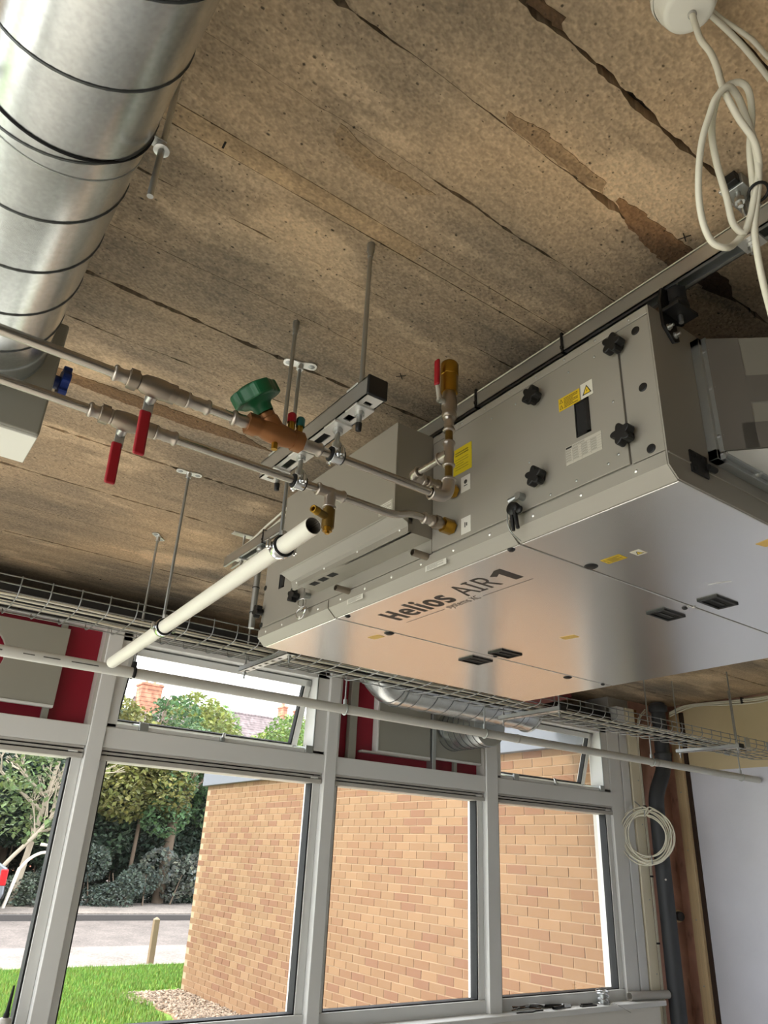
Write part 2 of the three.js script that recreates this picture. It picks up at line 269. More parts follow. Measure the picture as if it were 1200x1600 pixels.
// glazing bays: lower fixed light with a vent rail, transom, then a panel or a hopper
const bays = [[X0 - 0.2, -2.395], [-2.33, -1.535], [-1.465, -0.305], [-0.235, 0.91], [0.98, 2.165], [2.235, 3.345], [3.44, 4.56]];
bays.forEach(([a, b], i) => {
  const w = structure('window_' + (i + 1)), L = 'lower';
  part(w, 'transom', rbox(a, b, 2.0, 2.092, zo, zi, 0.004), M.whiteFrame);
  // lower frame
  part(w, 'bottom_rail', rbox(a, b, 0.84, 0.905, zo, zi - 0.02, 0.004), M.whiteFrame);
  part(w, 'stile', rbox(a, a + 0.04, 0.905, 2.0, zo, zi - 0.03, 0.004), M.whiteFrame); part(w, 'stile', rbox(b - 0.045, b, 0.905, 2.0, zo, zi - 0.03, 0.004), M.whiteFrame);
  part(w, 'gasket', [box(b - 0.053, b - 0.045, 0.905, 1.95, -3.69, zi - 0.035), box(a + 0.04, a + 0.046, 0.905, 1.95, -3.69, zi - 0.035), box(a + 0.04, b - 0.045, 0.905, 0.911, -3.69, zi - 0.035)], M.gasket);
  const v = part(w, 'vent_rail', [rbox(a + 0.004, b - 0.004, 1.945, 1.966, zo, zi - 0.005, 0.003), rbox(a + 0.004, b - 0.004, 1.972, 1.983, zo, zi - 0.012, 0.002), rbox(a + 0.004, b - 0.004, 1.989, 2.0, zo, zi - 0.008, 0.002)], M.frameGrey);
  part(w, 'vent_slot', box(a + 0.004, b - 0.004, 1.95, 1.998, zo + 0.01, zi - 0.03), M.gasket);
  part(v, 'vent_latch', rbox(b - 0.07, b - 0.03, 1.968, 1.976, zi - 0.016, zi - 0.002, 0.002), M.whiteFrame);
  part(w, 'pane', box(a + 0.035, b - 0.04, 0.9, 1.96, -3.674, -3.67), M.paneGlass);
  if (i === 4 || i === 6) { // open top-hung hopper
    const x0 = a + 0.0, x1 = b - 0.0;
    part(w, 'hopper_frame', [rbox(x0, x1, 2.5, 2.56, zo, zi - 0.01, 0.004), rbox(x0, x0 + 0.05, 2.09, 2.56, zo, zi - 0.01, 0.004), rbox(x1 - 0.075, x1, 2.09, 2.56, zo, zi - 0.01, 0.004), rbox(x0, x1, 2.092, 2.112, zo, zi - 0.01, 0.004)], M.whiteFrame);
    const sash = new THREE.Group(), s0 = x0 + 0.055, s1 = x1 - 0.082, h = 0.395; sash.name = 'sash'; sash.position.set(0, 2.498, -3.69); sash.rotation.x = 0.3; w.add(sash);
    part(sash, 'sash_rail', rbox(s0, s1, -0.036, 0, -0.025, 0.025, 0.004), M.whiteFrame); part(sash, 'sash_rail', rbox(s0, s1, -h, -h + 0.034, -0.025, 0.025, 0.004), M.whiteFrame);
    part(sash, 'sash_stile', rbox(s0, s0 + 0.034, -h, 0, -0.025, 0.025, 0.004), M.whiteFrame); part(sash, 'sash_stile', rbox(s1 - 0.034, s1, -h, 0, -0.025, 0.025, 0.004), M.whiteFrame);
    part(sash, 'sash_gasket', [box(s1 - 0.042, s1 - 0.034, -h + 0.034, -0.036, -0.012, 0.02), box(s0 + 0.034, s0 + 0.042, -h + 0.034, -0.036, -0.012, 0.02), box(s0 + 0.034, s1 - 0.034, -h + 0.034, -h + 0.04, -0.012, 0.02)], M.gasket);
    part(sash, 'sash_pane', box(s0 + 0.03, s1 - 0.03, -h + 0.03, -0.03, -0.003, 0.001), M.paneGlass);
    const at = (x) => V(x, 2.498 - Math.cos(0.3) * h, -3.69 - Math.sin(0.3) * h);
    for (const x of [s0 + 0.12, s1 - 0.02]) part(w, 'stay_arm', [rod(V(x, 2.118, zi - 0.02), at(x).add(V(0, 0.02, 0.03)), 0.006, 8), rbox(x - 0.022, x + 0.022, 2.092, 2.13, zi - 0.012, zi + 0.004, 0.003)], M.galvDull);
    part(w, 'sash_handle', [rod(V((s0 + s1) / 2, 2.1, zi + 0.004), V((s0 + s1) / 2 + 0.02, 2.135, zi - 0.03), 0.008, 8), rbox((s0 + s1) / 2 - 0.012, (s0 + s1) / 2 + 0.012, 2.094, 2.11, zi - 0.012, zi + 0.01, 0.002)], M.galvDull);
    part(w, 'friction_stay', [rod(V(x1 - 0.075, 2.52, zi - 0.008), V(x1 - 0.075, 2.12, zi - 0.008), 0.004, 6), rod(V(x0 + 0.1, 2.53, zi - 0.004), V(x1 - 0.072, 2.53, zi - 0.004), 0.0035, 6)], M.galvDull);
  } else { // red infill panel with the duct plates
    part(w, 'head_frame', rbox(a, b, 2.54, 2.56, zo, zi - 0.01, 0.003), M.whiteFrame);
    part(w, 'infill_panel', box(a, b, 2.055, 2.55, -3.7, -3.67), M.redPanel, 'dark red painted panel');
    if (i === 5) {
      part(w, 'panel_post', rbox(2.335, 2.385, 2.055, 2.55, -3.67, -3.632, 0.003), M.plateGrey); part(w, 'panel_post', rbox(2.925, 2.952, 2.09, 2.55, -3.67, -3.61, 0.003), M.galvDull); part(w, 'panel_post', rbox(3.125, 3.15, 2.09, 2.25, -3.67, -3.645, 0.003), M.plateGrey);
      part(w, 'jamb_liner', box(2.235, 2.25, 2.09, 2.55, -3.67, zi), M.whiteFrame);
      part(w, 'jamb_liner', box(3.332, 3.345, 2.09, 2.55, -3.67, zi), M.frameGrey);
    }
    if (i === 3) { part(w, 'panel_post', rbox(0.7, 0.728, 2.055, 2.55, -3.67, -3.64, 0.003), M.plateGrey); part(w, 'jamb_liner', box(0.895, 0.91, 2.09, 2.55, -3.67, zi), M.frameGrey); }
  }
});
// jamb boards between the last window and the corner
{
  const t = structure('trim_7'); part(t, 'jamb_lining', rbox(4.56, 4.69, 0.845, 2.59, zo, zi - 0.006, 0.004), M.whiteFrame);
  const u = structure('trim_8'); part(u, 'cover_board', rbox(4.70, 4.785, 0.845, 2.72, -3.7, zi - 0.004, 0.004), M.whiteFrame);
  const v = structure('trim_9'); part(v, 'cover_board', rbox(4.797, 4.895, 0.6, 2.72, -3.7, zi + 0.004, 0.004), M.creamBoard, 'cream board beside the corner');
  for (const y of [0.98, 1.42, 1.9, 2.2]) part(v, 'screw_head', lathe([[0, 0.002], [0.004, 0.0015], [0.005, 0]], V(4.865, y, zi + 0.004), Z, 10), M.rodSteel);
  const w = structure('trim_10'); part(w, 'jamb_timber', box(4.895, 4.935, 0, 2.72, -3.7, zi - 0.004), M.brownWood, 'bare brown timber jamb');
  const b = structure('trim_11'); part(b, 'corner_batten', rbox(5.295, 5.336, 0, 2.74, -3.575, -3.5, 0.003), M.timber, 'pale softwood batten up the corner');
  for (const y of [0.9, 1.3, 1.75, 2.15, 2.5]) part(b, 'screw_head', lathe([[0, 0.002], [0.004, 0.0015], [0.005, 0]], V(5.295, y, -3.54), NX, 10), M.rodSteel);
  part(b, 'packer', box(5.325, 5.345, 0, 2.74, -3.5, -3.47), std(0x3a2a20, 0.9));
}
// ------------------------------------------------------------------ air handling unit
const AX = 1.06, AX2 = 2.34, AB = 2.236, AT = 2.62, AN = -0.657, AF = -2.262, CH = 2.258;
const ahu = thing('air_handling_unit', 'big grey metal air handling unit hung under the ceiling, shiny bottom panels lettered Helios AIR1', 'ventilation unit');
{
  const i = 0.004; // the core sits behind the sheet-metal skins
  const prof = [[AX + i, AT], [AX + i, CH], [AX + 0.025, AB + i], [AX2 - 0.025, AB + i], [AX2 - i, CH], [AX2 - i, AT]];
  part(ahu, 'casing', extrude(prof, AN - AF).translate(0, 0, AF), M.greyPaint);
  // end plate, near end
  part(ahu, 'end_plate', extrude([[AX, AT], [AX, CH], [AX + 0.025, AB], [AX2 - 0.025, AB], [AX2, CH], [AX2, AT]], 0.003).translate(0, 0, AN), M.greyPaint);
  part(ahu, 'end_lip', box(AX + 0.002, AX2 - 0.002, 2.282, 2.2845, AN + 0.003, AN + 0.0055), M.greyPaintLight);
  // service face: flanges, doors
  const fx = (x0, y0, y1, z0, z1, r = 0.0015) => rbox(x0, AX + i, y0, y1, z0, z1, r);
  part(ahu, 'top_flange', fx(AX - 0.0005, 2.6, AT, AF, AN), M.greyPaintLight);
  const secs = [[AF, -1.808], [-1.802, -1.053], [-1.047, AN]];
  const c45 = Math.SQRT1_2;
  secs.forEach(([a, b], k) => {
    const e = part(ahu, 'edge_trim', extrude([[AX + i, 2.2845], [AX - 0.0015, 2.2845], [AX - 0.0015, CH], [AX + 0.0245, AB - 0.002], [AX + 0.029, AB - 0.002], [AX + 0.029, AB + i], [AX + i, CH]], b - a).translate(0, 0, a), M.greyPaintLight);
    const n = [4, 6, 3][k]; for (let j = 0; j < n; j++) part(e, 'screw', lathe([[0, 0.0022], [0.003, 0.0018], [0.0042, 0]], V(AX - 0.0015, 2.27, a + (b - a) * (j + 0.5) / n), NX, 10), M.zincPlate);
    const bp = part(ahu, 'bottom_panel', rbox(AX + 0.0295, AX2 - 0.004, AB - 0.003, AB + 0.006, a, b, 0.002), M.bottomMetal, ['far bottom panel', 'middle bottom panel with the lettering', 'near bottom panel'][k]);
  });
  part(ahu, 'service_door', fx(AX - 0.002, 2.29, 2.597, -1.322, -0.7325), M.greyPaint, 'service door with two pairs of knobs');
  part(ahu, 'corner_panel', fx(AX - 0.0005, 2.288, 2.598, -0.7285, AN), M.greyPaint);
  part(ahu, 'service_door', fx(AX - 0.002, 2.29, 2.597, -2.235, -1.965), M.greyPaint, 'far service door');
  part(ahu, 'face_panel', fx(AX - 0.0008, 2.288, 2.598, -1.96, -1.325), M.greyPaint);
  for (let z = -0.7; z > -1.3; z -= 0.085) part(ahu, 'screw', lathe([[0, 0.0012], [0.0022, 0.001], [0.003, 0]], V(AX - 0.0006, 2.61, z), NX, 8), M.rodSteel);
  for (const [y, z] of [[2.57, -0.79], [2.57, -0.86], [2.57, -1.02], [2.57, -1.1], [2.44, -0.755], [2.32, -0.755], [2.31, -0.78], [2.305, -0.86], [2.3, -0.93], [2.4, -0.985], [2.45, -2.0], [2.33, -1.99]]) part(ahu, 'screw', lathe([[0, 0.0012], [0.0022, 0.001], [0.003, 0]], V(AX - 0.0022, y, z), NX, 8), M.rodSteel);
  // plugged holes
  for (const [y, z] of [[2.574, -0.687], [2.438, -0.686], [2.302, -0.685], [2.435, -2.249], [2.301, -2.249]]) { const h = part(ahu, 'hole_plug', lathe([[0, 0.0018], [0.007, 0.0018], [0.009, 0.001], [0.0095, 0]], V(AX - 0.0008, y, z), NX, 20), M.black); }
  // star knobs
  const lobes = []; for (let k = 0; k < 60; k++) { const t = k / 60 * Math.PI * 2, r = 0.0165 + 0.0045 * Math.cos(5 * t); lobes.push([r * Math.cos(t), r * Math.sin(t)]); }
  const knobGeo = merge([extrude(lobes, 0.016, [], 0.0022).translate(0, 0, 0.010), new THREE.CylinderGeometry(0.010, 0.012, 0.011, 16).rotateX(Math.PI / 2).translate(0, 0, 0.0055)]);
  [[2.556, -0.728], [2.345, -0.728], [2.551, -0.953], [2.346, -0.953], [2.347, -2.25], [2.341, -2.0]].forEach(([y, z], k) => part(ahu, 'knob', basis(knobGeo.clone().rotateZ(k * 0.5), Z, Y, NX, V(AX - 0.002, y, z)), M.black));
  // recessed handle slots
  for (const [y0, y1, z0, z1] of [[2.4, 2.482, -0.85, -0.813], [2.403, 2.487, -2.14, -2.105]]) {
    const s = part(ahu, 'handle_slot', [box(AX - 0.0045, AX - 0.002, y0, y0 + 0.004, z0, z1), box(AX - 0.0045, AX - 0.002, y1 - 0.004, y1, z0, z1), box(AX - 0.0045, AX - 0.002, y0, y1, z0, z0 + 0.003), box(AX - 0.0045, AX - 0.002, y0, y1, z1 - 0.009, z1)], M.black);
    part(s, 'slot_recess', box(AX - 0.0032, AX - 0.002, y0 + 0.003, y1 - 0.003, z0 + 0.002, z1 - 0.002), M.dark);
  }
  // stickers on the face (flat print)
  const sticker = (name, y0, y1, z0, z1, tex, x = AX - 0.0025, label) => { // reads along +z seen from -x... z runs right in view
    const g = new THREE.BoxGeometry(z1 - z0, y1 - y0, 0.0006); basis(g, Z, Y, NX, V(x, (y0 + y1) / 2, (z0 + z1) / 2));
    part(ahu, name, g, std(0xffffff, 0.5, 0, { map: tex }), label);
  };
  const lines = (ctx, x, y, w, n, dy, h, c) => { ctx.fillStyle = c; for (let k = 0; k < n; k++) { let a = 0; const L = w * (k % 3 === 2 ? 0.62 : 0.95); while (a < L) { const q = 4 + 9 * hash(k, Math.floor(a), 3); ctx.fillRect(x + a, y + k * dy, Math.min(q, L - a), h); a += q + 2.4; } } };
  const tri = (ctx, x, y, s, lw) => { ctx.fillStyle = '#111'; ctx.beginPath(); ctx.moveTo(x, y + s); ctx.lineTo(x + s / 2, y); ctx.lineTo(x + s, y + s); ctx.fill(); ctx.fillStyle = '#e3c22c'; ctx.beginPath(); ctx.moveTo(x + lw * 1.7, y + s - lw); ctx.lineTo(x + s / 2, y + lw * 1.9); ctx.lineTo(x + s - lw * 1.7, y + s - lw); ctx.fill(); ctx.fillStyle = '#111'; ctx.beginPath(); ctx.moveTo(x + s * 0.53, y + s * 0.36); ctx.lineTo(x + s * 0.43, y + s * 0.66); ctx.lineTo(x + s * 0.51, y + s * 0.63); ctx.lineTo(x + s * 0.46, y + s * 0.85); ctx.lineTo(x + s * 0.58, y + s * 0.56); ctx.lineTo(x + s * 0.5, y + s * 0.58); ctx.fill(); };
  const yellowTex = canvasTex(256, 140, (c, w, h) => { c.fillStyle = '#d3b21f'; c.fillRect(0, 0, w, h); tri(c, 10, 14, 44, 5); tri(c, 10, 76, 44, 5); lines(c, 66, 18, 176, 7, 16, 9, '#3a3114'); });
  const triTex = canvasTex(128, 160, (c, w, h) => { c.fillStyle = '#d9d6c8'; c.fillRect(0, 0, w, h); tri(c, 14, 30, 100, 9); });
  const plateTex = canvasTex(512, 256, (c, w, h) => { c.fillStyle = '#b9b5a8'; c.fillRect(0, 0, w, h); c.fillStyle = '#1b1b1b'; c.fillRect(6, 8, 90, 26); c.fillStyle = '#4a4942'; c.fillRect(0, 44, w, 2); for (const x of [100, 230, 360]) c.fillRect(x, 44, 2, 200); for (let k = 0; k < 5; k++) { c.fillRect(0, 78 + k * 34, w, 1.5); for (const x of [4, 108, 238, 368]) lines(c, x, 54 + k * 34, 80, 2, 11, 5, '#55534b'); } lines(c, 108, 14, 180, 2, 12, 5, '#55534b'); });
  const yellowSheet = canvasTex(200, 200, (c, w, h) => { c.fillStyle = '#c9b412'; c.fillRect(0, 0, w, h); lines(c, 22, 30, 150, 2, 18, 10, '#57500e'); lines(c, 22, 84, 150, 5, 19, 6, '#7c7112'); });
  const whiteTag = (s) => canvasTex(96, 128, (c, w, h) => { c.fillStyle = '#d4d2c9'; c.fillRect(0, 0, w, h); c.fillStyle = '#44443f'; if (s) { c.beginPath(); c.arc(48, 50, 17, 0, 7); c.fill(); c.fillRect(30, 76, 36, 8); } else { c.fillRect(34, 40, 10, 40); c.fillRect(50, 46, 12, 26); } });
  const whiteLines = canvasTex(200, 140, (c, w, h) => { c.fillStyle = '#d6d4ca'; c.fillRect(0, 0, w, h); lines(c, 16, 16, 165, 6, 19, 8, '#5d5b54'); });
  sticker('warning_label', 2.483, 2.515, -0.892, -0.834, yellowTex, undefined, 'yellow warning label');
  sticker('hazard_label', 2.484, 2.52, -0.831, -0.8, triTex, undefined, 'white label with a black triangle');
  sticker('rating_plate', 2.347, 2.39, -0.882, -0.79, plateTex, undefined, 'printed rating plate');
  sticker('notice_label', 2.466, 2.54, -1.24, -1.172, yellowSheet, undefined, 'bright yellow notice');
  sticker('pipe_tag', 2.41, 2.452, -1.211, -1.178, whiteTag(1)); sticker('pipe_tag', 2.299, 2.341, -1.211, -1.177, whiteTag(0));
  sticker('drain_label', 2.243, 2.258, -1.345, -1.265, whiteLines, AX - 0.0024, 'small white printed label'); sticker('drain_label', 2.243, 2.258, -1.70, -1.62, whiteLines, AX - 0.0024, 'small white printed label');
  sticker('yellow_tag', 2.493, 2.51, -2.145, -2.12, yellowSheet, AX - 0.0025);
  // drain spigots
  for (const z of [-1.341, -1.696]) part(ahu, 'drain_spigot', lathe([[0.0075, 0], [0.0095, 0], [0.0095, 0.045], [0.0072, 0.045], [0.0072, 0.004]], V(AX - 0.002, 2.283, z), NX, 18), M.valveNickel);
  // latch with cable clip
  const latch = part(ahu, 'door_latch', [rod(V(AX, 2.322, -1.008), V(AX - 0.02, 2.322, -1.008), 0.009, 14), rod(V(AX - 0.014, 2.322, -1.012), V(AX - 0.018, 2.318, -1.035), 0.006, 10)], M.rodSteel);
  part(latch, 'clip', [lathe([[0, 0.008], [0.014, 0.008], [0.016, 0], [0.014, -0.008], [0, -0.008]], V(AX - 0.022, 2.292, -1.018), NX, 18), lathe([[0, 0.006], [0.008, 0.006], [0.009, 0], [0, -0.006]], V(AX - 0.022, 2.284, -1.0), NX, 14), rod(V(AX - 0.024, 2.288, -1.022), V(AX - 0.022, 2.242, -1.02), 0.0055, 10, 0.004), rod(V(AX - 0.026, 2.288, -1.012), V(AX - 0.024, 2.242, -1.005), 0.0055, 10, 0.004)], M.black, 'black spring clip');
  part(latch, 'wire_loop', tube([[AX - 0.016, 2.316, -1.03], [AX - 0.02, 2.296, -1.037], [AX - 0.018, 2.262, -1.04], [AX - 0.01, 2.243, -1.035], [AX + 0.014, 2.232, -1.034]], 0.0012, 30, 6), M.galvDull);
  const latch2 = part(ahu, 'door_latch', [rod(V(AX, 2.325, -1.925), V(AX - 0.02, 2.325, -1.925), 0.009, 14)], M.rodSteel);
  part(latch2, 'clip', [ring(V(AX - 0.02, 2.268, -1.94), V(-1, 0, 0.35), 0.016, 0.0018, 24), ring(V(AX - 0.022, 2.3, -1.93), V(-1, 0.1, 0.6), 0.014, 0.0014, 24), lathe([[0, 0.006], [0.01, 0.006], [0.012, 0], [0, -0.006]], V(AX - 0.018, 2.274, -1.915), NX, 14)], M.chrome, 'chrome wire clip');
  // bottom hardware
  const yb = AB - 0.003;
  for (const [x0, x1, z0, z1] of [[1.678, 1.772, -1.162, -1.107], [1.682, 1.776, -1.012, -0.957], [1.66, 1.752, -1.915, -1.842], [1.668, 1.76, -1.775, -1.71]]) {
    const h = part(ahu, 'recessed_handle', extrude([[x0, z0], [x1, z0], [x1, z1], [x0, z1]].map(([x, z]) => [x, -z]), 0.004, [[[x0 + 0.007, -z0 - 0.007], [x1 - 0.007, -z0 - 0.007], [x1 - 0.007, -z1 + 0.007], [x0 + 0.007, -z1 + 0.007]]], 0.0008).rotateX(-Math.PI / 2).translate(0, yb - 0.004, 0), M.black);
    part(h, 'handle_recess', box(x0 + 0.004, x1 - 0.004, yb - 0.0012, yb, z0 + 0.004, z1 - 0.004), M.dark);
    part(h, 'grip_bar', rbox((x0 + x1) / 2 - 0.03, (x0 + x1) / 2 + 0.03, yb - 0.0035, yb - 0.001, (z0 + z1) / 2 - 0.004, (z0 + z1) / 2 + 0.004, 0.001), M.black);
  }
  for (const [x, z, r] of [[1.301, -1.034, 0.016], [1.294, -1.821, 0.016], [2.115, -1.828, 0.016], [1.714, -1.069, 0.008], [2.29, -1.81, 0.008], [1.715, -1.79, 0.008], [1.093, -1.083, 0.009], [1.1, -1.76, 0.009]]) part(ahu, 'quarter_turn_lock', lathe([[0, -0.004], [r * 0.6, -0.0045], [r, -0.001], [r, 0.001]].map(([a, b]) => [a, -b]), V(x, yb, z), NY, 22), M.black);
  const bsticker = (name, x0, x1, z0, z1, tex, label) => part(ahu, name, basis(new THREE.BoxGeometry(z1 - z0, x1 - x0, 0.0006), Z, NX, NY, V((x0 + x1) / 2, yb - 0.0004, (z0 + z1) / 2)), std(0xffffff, 0.5, 0, { map: tex }), label);
  bsticker('warning_label', 1.288, 1.318, -0.997, -0.945, yellowTex, 'yellow warning label'); bsticker('hazard_label', 1.296, 1.325, -0.923, -0.898, triTex, 'white label with a black triangle');
  const tapeTex = canvasTex(64, 32, (c, w, h) => { c.fillStyle = '#d9b463'; c.fillRect(0, 0, w, h); }), tapeM = std(0xffffff, 0.6, 0, { map: tapeTex });
  for (const [x, z, a] of [[1.715, -1.465, 0.15], [1.46, -0.695, -0.2], [1.29, -1.885, 0.1]]) part(ahu, 'masking_tape', new THREE.BoxGeometry(0.03, 0.0006, 0.05).rotateY(a).translate(x, yb - 0.0004, z), tapeM, 'scrap of yellow masking tape');
  // scuffs: thin torn film
  const film = std(0xdedcd8, 0.25, 0.4);
  part(ahu, 'film_scrap', extrude([[0, 0], [0.012, 0.03], [0.02, 0.05], [0.014, 0.052], [0.004, 0.03]], 0.0004).rotateX(Math.PI / 2).translate(1.6, yb - 0.0002, -0.93), film);
  part(ahu, 'film_scrap', [new THREE.BoxGeometry(0.02, 0.002, 0.004).rotateY(0.4).translate(1.705, yb - 0.001, -1.055), new THREE.BoxGeometry(0.012, 0.003, 0.006).rotateY(1.2).translate(1.725, yb - 0.001, -1.05)], film);
  // lettering, printed: reads from far to near seen from below
  const loader = new FontLoader(), bold = await loader.loadAsync('fonts/droid/droid_sans_bold.typeface.json'), reg = await loader.loadAsync('fonts/droid/droid_sans_regular.typeface.json');
  const inkM = std(0x2a2624, 0.5), grey = std(0x5f5852, 0.5);
  const write = (name, s, font, size, z0, z1, x, mat, thick = 0) => {
    const g = new TextGeometry(s, { font, size, depth: 0.0004, curveSegments: 6, bevelEnabled: thick > 0, bevelSize: thick, bevelThickness: 0.0001, bevelSegments: 1 }); g.computeBoundingBox();
    const w = g.boundingBox.max.x - g.boundingBox.min.x; g.translate(-g.boundingBox.min.x, 0, 0).scale((z1 - z0) / w, 1, 1);
    part(ahu, name, basis(g, Z, NX, NY, V(x, yb - 0.0001, z0)), mat);
  };
  write('lettering', 'Helios', bold, 0.078, -1.69, -1.427, 1.236, inkM, 0.0012); write('lettering', 'AIR', reg, 0.078, -1.388, -1.256, 1.236, inkM); write('lettering', '1', bold, 0.078, -1.243, -1.187, 1.236, inkM, 0.0012);
  write('lettering', 'systems XC', reg, 0.024, -1.5, -1.372, 1.27, grey);
  for (const [a, b] of [[-1.69, -1.515], [-1.36, -1.18]]) part(ahu, 'printed_rule', box(1.262, 1.2635, yb - 0.0006, yb, a, b), grey);
  // near end: duct flange, hinge plate
  part(ahu, 'duct_flange', [rbox(1.195, 1.222, 2.31, 2.592, AN + 0.003, AN + 0.022, 0.001), rbox(1.195, 2.24, 2.31, 2.332, AN + 0.003, AN + 0.022, 0.001), rbox(1.195, 2.24, 2.575, 2.592, AN + 0.003, AN + 0.022, 0.001), rbox(1.204, 1.209, 2.31, 2.592, AN + 0.02, AN + 0.032, 0.001), rbox(1.204, 2.24, 2.32, 2.325, AN + 0.02, AN + 0.032, 0.001)], M.galvDull);
  for (const [x, y] of [[1.209, 2.56], [1.209, 2.47], [1.209, 2.36], [1.209, 2.322], [1.33, 2.321], [1.48, 2.321]]) part(ahu, 'flange_bolt', [hex(V(x, y, AN + 0.022), Z, 0.0065, 0.006), rod(V(x, y, AN + 0.02), V(x, y, AN + 0.034), 0.003, 8)], M.zinc);
  const hin = part(ahu, 'hinge_plate', [rbox(1.128, 1.182, 2.266, 2.312, AN + 0.003, AN + 0.007, 0.001), rod(V(1.176, 2.289, AN + 0.01), V(1.2, 2.289, AN + 0.01), 0.006, 12)], M.black, 'black hinge plate');
  for (const [x, y] of [[1.14, 2.302], [1.165, 2.302], [1.14, 2.277], [1.165, 2.277]]) part(hin, 'screw', lathe([[0, 0.003], [0.004, 0.002], [0.0055, 0]], V(x, y, AN + 0.007), Z, 10), M.dark);
  // corner suspension bracket with rubber mount
  const br = part(ahu, 'suspension_bracket', [extrude([[1.098, 2.645], [1.1, 2.585], [1.128, 2.556], [1.146, 2.566], [1.142, 2.61], [1.172, 2.62], [1.172, 2.66], [1.15, 2.69], [1.11, 2.685]], 0.005, [], 0.0008).translate(0, 0, AN + 0.004), rbox(1.1, 1.168, 2.618, 2.626, AN + 0.004, AN + 0.046, 0.001)], M.black, 'black suspension bracket with bolts');
  part(br, 'rubber_mount', [lathe([[0, 0], [0.018, 0], [0.021, 0.01], [0.018, 0.024], [0, 0.024]], V(1.138, 2.628, AN + 0.024), Y, 20), hex(V(1.138, 2.652, AN + 0.024), Y, 0.02, 0.03)], M.rubber);
  for (const [x, y, r] of [[1.15, 2.642, 0.011], [1.113, 2.585, 0.006], [1.133, 2.574, 0.006]]) part(br, 'bolt', [lathe([[0, 0.002], [r * 1.25, 0.002], [r * 1.25, 0]], V(x, y, AN + 0.009), Z, 16), hex(V(x, y, AN + 0.011), Z, r, r * 0.8), rod(V(x, y, AN + 0.01), V(x, y, AN + 0.013 + r * 1.5), r * 0.5, 10)], M.zinc);
  // suspension bolts up to the strut (near bracket and three hidden ones)
  for (const [x, z, y] of [[1.138, AN + 0.024, 2.715], [1.138, -2.2, 2.715], [2.26, AN - 0.03, YC], [2.26, -2.2, YC]]) part(ahu, 'hanger_bolt', rod(V(x, 2.6, z), V(x, y, z), 0.005, 10), M.zinc);
  // electrical box on the service face
  const bx = part(ahu, 'control_box', [box(0.944, AX, 2.367, 2.62, -1.91, -1.325), box(0.985, AX, 2.325, 2.37, -1.87, -1.325)], M.boxPaint, 'deep grey electrical box on the service face');
  part(bx, 'box_lid', rbox(0.94, 0.947, 2.364, 2.622, -1.912, -1.3235, 0.002), M.boxPaint);
  part(bx, 'box_lip', extrude([[0.944, 2.366], [0.982, 2.35], [0.99, 2.325], [0.998, 2.325], [0.998, 2.37], [0.944, 2.37]], 0.585).translate(0, 0, -1.91), M.greyPaintLight);
  part(bx, 'vent_slots', [[0.03, 0.05], [0.08, 0.05], [0.13, 0.05]].map(([a, w]) => box(1.0, 1.02, 2.3245, 2.3252, -1.86 + a, -1.86 + a + w * 0.7)), M.dark);
  for (const z of [-1.36, -1.55, -1.72, -1.88]) part(bx, 'screw', lathe([[0, 0.003], [0.003, 0.002], [0.004, 0]], V(0.986, 2.34, z), NX, 10), M.zincPlate);
  part(bx, 'box_label', basis(new THREE.BoxGeometry(0.06, 0.03, 0.0006), Z, Y, NX, V(0.9394, 2.388, -1.36)), std(0xffffff, 0.5, 0, { map: canvasTex(160, 80, (c, w, h) => { c.fillStyle = '#b5b1a4'; c.fillRect(0, 0, w, h); lines(c, 8, 6, 140, 5, 14, 6, '#e9e7de'); }) }), 'faint printed label');
}
// ------------------------------------------------------------------ tapered duct on the near end of the unit
{
  const t = thing('duct_transition', 'grey foil faced tapering duct taped onto the near end of the ventilation unit', 'duct');
  const A = [1.205, 2.22, 2.326, 2.588, AN + 0.03], B = [1.47, 1.95, 2.335, 2.56, -0.34], q = (R, i, j) => [R[i], R[2 + j], R[4]];
  const quad = (a, b, c, d) => { const g = new THREE.BufferGeometry(); g.setAttribute('position', new THREE.Float32BufferAttribute([...a, ...b, ...c, ...a, ...c, ...d], 3)); g.setAttribute('uv', new THREE.Float32BufferAttribute([0, 0, 1, 0, 1, 1, 0, 0, 1, 1, 0, 1], 2)); g.computeVertexNormals(); return g; };
  part(t, 'taper', [quad(q(A, 0, 0), q(B, 0, 0), q(B, 0, 1), q(A, 0, 1)), quad(q(B, 1, 0), q(A, 1, 0), q(A, 1, 1), q(B, 1, 1)), quad(q(A, 0, 0), q(A, 1, 0), q(B, 1, 0), q(B, 0, 0)), quad(q(A, 0, 1), q(B, 0, 1), q(B, 1, 1), q(A, 1, 1))], M.foil);
  part(t, 'straight_duct', box(B[0], B[1], B[2], B[3], B[4], 0.9), M.foil);
  const mixq = (i, j, s, e = 0.0012) => { const a = q(A, i, j), b = q(B, i, j); return [a[0] + (b[0] - a[0]) * s - e, a[1] + (b[1] - a[1]) * s, a[2] + (b[2] - a[2]) * s]; };
  const band = (s0, s1, y0, y1) => { const f = (s, k) => { const a = mixq(0, 0, s), b = mixq(0, 1, s); return [a[0], a[1] + (b[1] - a[1]) * k, a[2] + 0.0012]; }; return quad(f(s0, y0), f(s1, y0), f(s1, y1), f(s0, y1)); };
  part(t, 'foil_tape', [band(0, 0.16, 0, 1), band(0.16, 1, 0.4, 0.64), band(0.1, 0.4, 0.0, 0.22)], M.foilTape, 'darker strips of aluminium tape');
  const lift = (p) => [p[0], p[1] - 0.002, p[2]]; part(t, 'bottom_facing', quad(lift(q(A, 0, 0)), lift(q(A, 1, 0)), lift(q(B, 1, 0)), lift(q(B, 0, 0))), std(0xdadad4, 0.35, 0.4), 'bright foil facing underneath');
}
